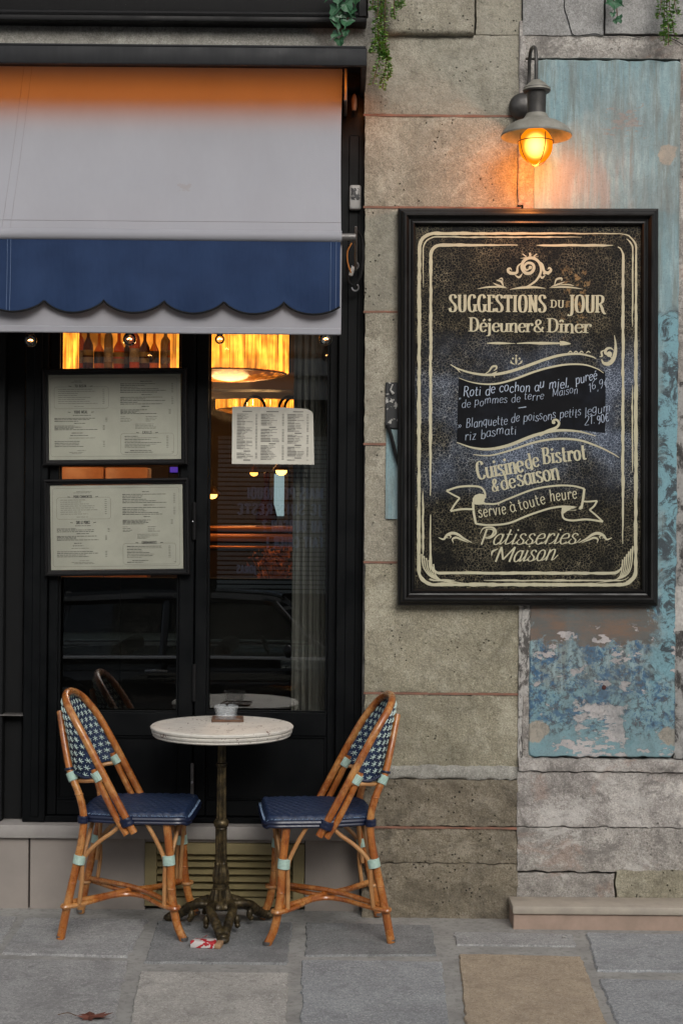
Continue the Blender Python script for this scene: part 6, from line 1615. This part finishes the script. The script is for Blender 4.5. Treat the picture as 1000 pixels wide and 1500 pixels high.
for s in (-1, 1):
    w0, w1 = .74 * s, .60 * s
    pil([(-2.62, CY + w0, BZ - .02), (-2.44, CY + w1, RT - .06)], .045); pil([(-1.45, CY + w0, BZ - .02), (-1.43, CY + w1, RT - .05)], .03); pil([(-.02, CY + w0, BZ - .03), (-.30, CY + w0 * .95, BZ + .16), (-.54, CY + w1, RT - .06)], .026)
    for a, b, c_, d_ in ((-2.56, -1.49, -2.40, -1.47), (-1.41, -.06, -1.39, -.56)):
        mb = MB(); mb.quad((a, CY + w0 * .985, BZ - .01), (b, CY + w0 * .985, BZ - .01), (d_, CY + w1 * .99, RT - .075), (c_, CY + w1 * .99, RT - .075)); mb.build('side_window', M['carglass'], car, smooth=False)
    mb = MB(); mb.tube([(X0 + .1, CY + .775 * s, RZ + .70), (-1.0, CY + .80 * s, RZ + .715), (.75, CY + .775 * s, RZ + .70)], .013, 8); mb.build('chrome_strip', M['silver'], car)
    mb = MB(); mb.tube([(-1.58, CY + .815 * s, RZ + .60), (-1.50, CY + .83 * s, RZ + .605), (-1.40, CY + .815 * s, RZ + .60)], .012, 8); mb.build('door_handle', M['chrome'], car)
    mb = MB(); mb.ball((-.42, CY + .86 * s, BZ + .05), .07, 12, .6, .9, .8); mb.build('wing_mirror', M['carpaint'], car)
    for x in (-2.25, .38):
        mb = MB(); mb.lathe([(.16, -.08), (.25, -.09), (.275, -.05), (.275, .05), (.25, .09), (.16, .08)], (x, CY + .68 * s, RZ + .275), 28, Matrix.Rotation(R(90), 3, 'X')); wh = mb.build('wheel', M['blackpanel'], car)
        mb = MB(); mb.lathe([(0, -.05), (.05, -.075), (.15, -.06), (.165, -.08), (.165, .08), (.15, .06), (.05, .075), (0, .05)], (x, CY + .68 * s, RZ + .275), 24, Matrix.Rotation(R(90), 3, 'X')); mb.build('rim', M['chrome'], wh)
    mb = MB(); mb.ball((.93, CY + .50 * s, RZ + .48), .085, 14, .4, 1, 1); mb.build('headlight', M['clearglass'], car)
    mb = MB(); mb.box(X0 - .02, X0 + .03, CY + .52 * s - .06, CY + .52 * s + .06, RZ + .40, RZ + .52, .01); mb.build('tail_light', mat('red_lens', (.25, .01, .01), None, rough=.2), car)
for a, b in (((-.02, BZ - .02), (-.54, RT - .07)), ((-2.62, BZ - .02), (-2.45, RT - .07))):
    mb = MB(); mb.quad((a[0], CY - .70, a[1]), (a[0], CY + .70, a[1]), (b[0], CY + .58, b[1]), (b[0], CY - .58, b[1])); mb.build('windscreen', M['carglass'], car, smooth=False)
mb = MB(); mb.lathe([(.155, -.01), (.17, 0), (.155, .01)], (-.60, CY + .32, BZ - .02), 24, Matrix.Rotation(R(65), 3, 'Y')); mb.build('steering_wheel', M['black2'], car)
for x in (-1.05, -1.9):
    mb = MB(); mb.box(x, x + .14, CY - .55, CY + .55, RZ + .3, BZ + .06, .05, 3); mb.build('car_seat', M['roomdark'], car)

YO = -9.5
def RW(px, py, Yp=YO):
    D = 2 * YG - Yp; p = W(px, py, D); return Vector((p.x, Yp, p.z))
ob = root('opposite_house', (0, YO - 1, -.42), 'plain stone town house across the street with a shuttered shop', 'house')
M['house'] = mat('house_stone', (.52, .50, .47), (.45, .44, .42), 2, .9, kind='World')
mb = MB(); mb.box(-14, 14, YO - 5, YO - .02, -.6, 7.2); mb.build('wall', M['house'], ob, smooth=False)
mb = MB(); mb.box(-14, 14, YO - .02, YO + .12, 3.35, 3.6, .02); mb.build('string_course', M['house'], ob)
M['pane2'] = mat('dark_window', (.02, .025, .03), None, rough=.08)
for i in range(-5, 6):
    for z in (4.3,):
        x = i * 2.4; mb = MB(); w = .08
        for q in ((x - .6, x - .6 + w), (x + .6 - w, x + .6), (x - w / 2, x + w / 2)): mb.box(q[0], q[1], YO - .02, YO + .04, z, z + 2.1)
        mb.box(x - .6, x + .6, YO - .018, YO + .045, z - w, z - .001); mb.box(x - .6, x + .6, YO - .018, YO + .045, z + 2.101, z + 2.1 + w)
        wdo = mb.build('window', M['stone_light'], ob); mb = MB(); mb.box(x - .52, x + .52, YO - .018, YO - .005, z + .001, z + 2.1); mb.build('pane', M['pane2'], wdo, smooth=False)
a, b = RW(318, 870), RW(485, 640)
t = NT('shutter_grey'); v = t.coord('World'); t.set((.36, .40, .40), .6); 
sh = MB(); n = 34; z0, z1 = a.z, b.z
for k in range(n):
    z = z0 + (z1 - z0) * k / n; h = (z1 - z0) / n
    sh.box(a.x, b.x, YO + .03, YO + .05, z + h * .30, z + h, .004)
sh.build('roller_shutter', t.m, ob, kind='stuff')
mb = MB(); mb.box(a.x - .1, b.x + .1, YO - .019, YO + .01, -.42, z1 + .3); mb.build('shop_recess', M['blackpanel'], ob, smooth=False)
mb = MB(); mb.box(a.x - .15, b.x + .15, YO, YO + .18, z1 + .02, z1 + .5, .02); mb.build('shop_board', M['blackpanel'], ob)
for x0, x1 in ((b.x + .15, b.x + 2.2), (a.x - 3.0, a.x - .15), (a.x - 6.5, a.x - 3.4)):
    mb = MB(); mb.box(x0, x1, YO - .019, YO + .02, -.2, 2.9); mb.build('shop_window', M['pane2'], ob, smooth=False)
M['poster'] = mat('pale_blue_paint', (.60, .72, .95), None, rough=.7)
Dq = 2 * YG - YO; sq = F / Dq
ref = RW(472, 731)
pl_ = lambda x, y, h=0: Vector((ref.x + (x - 472) / sq, YO + .052 + h, ref.z + (731 - y) / sq))
def mtext(txt, xr, xl_, y, cap):
    # written on the shutter for readers facing the house; x runs towards -X
    k = Ink(lambda X, Y_, h: pl_(2 * xr - X - (xr - xr), Y_, h)); k.text(txt, xr, y, xr + (xr - xl_), y, cap, .24, .17, False, gap=.12); k.build('shutter_lettering', M['poster'], ob)
mtext('MAIS POURQUOI', 473, 361, 731, 16); mtext('JE SUIS RESTE', 473, 347, 754, 15); mtext('AU BUREAU ?', 473, 384, 779, 16); mtext('FAIT CHIER !', 473, 390, 802, 15); mtext('JONAS', 377, 347, 840, 11)
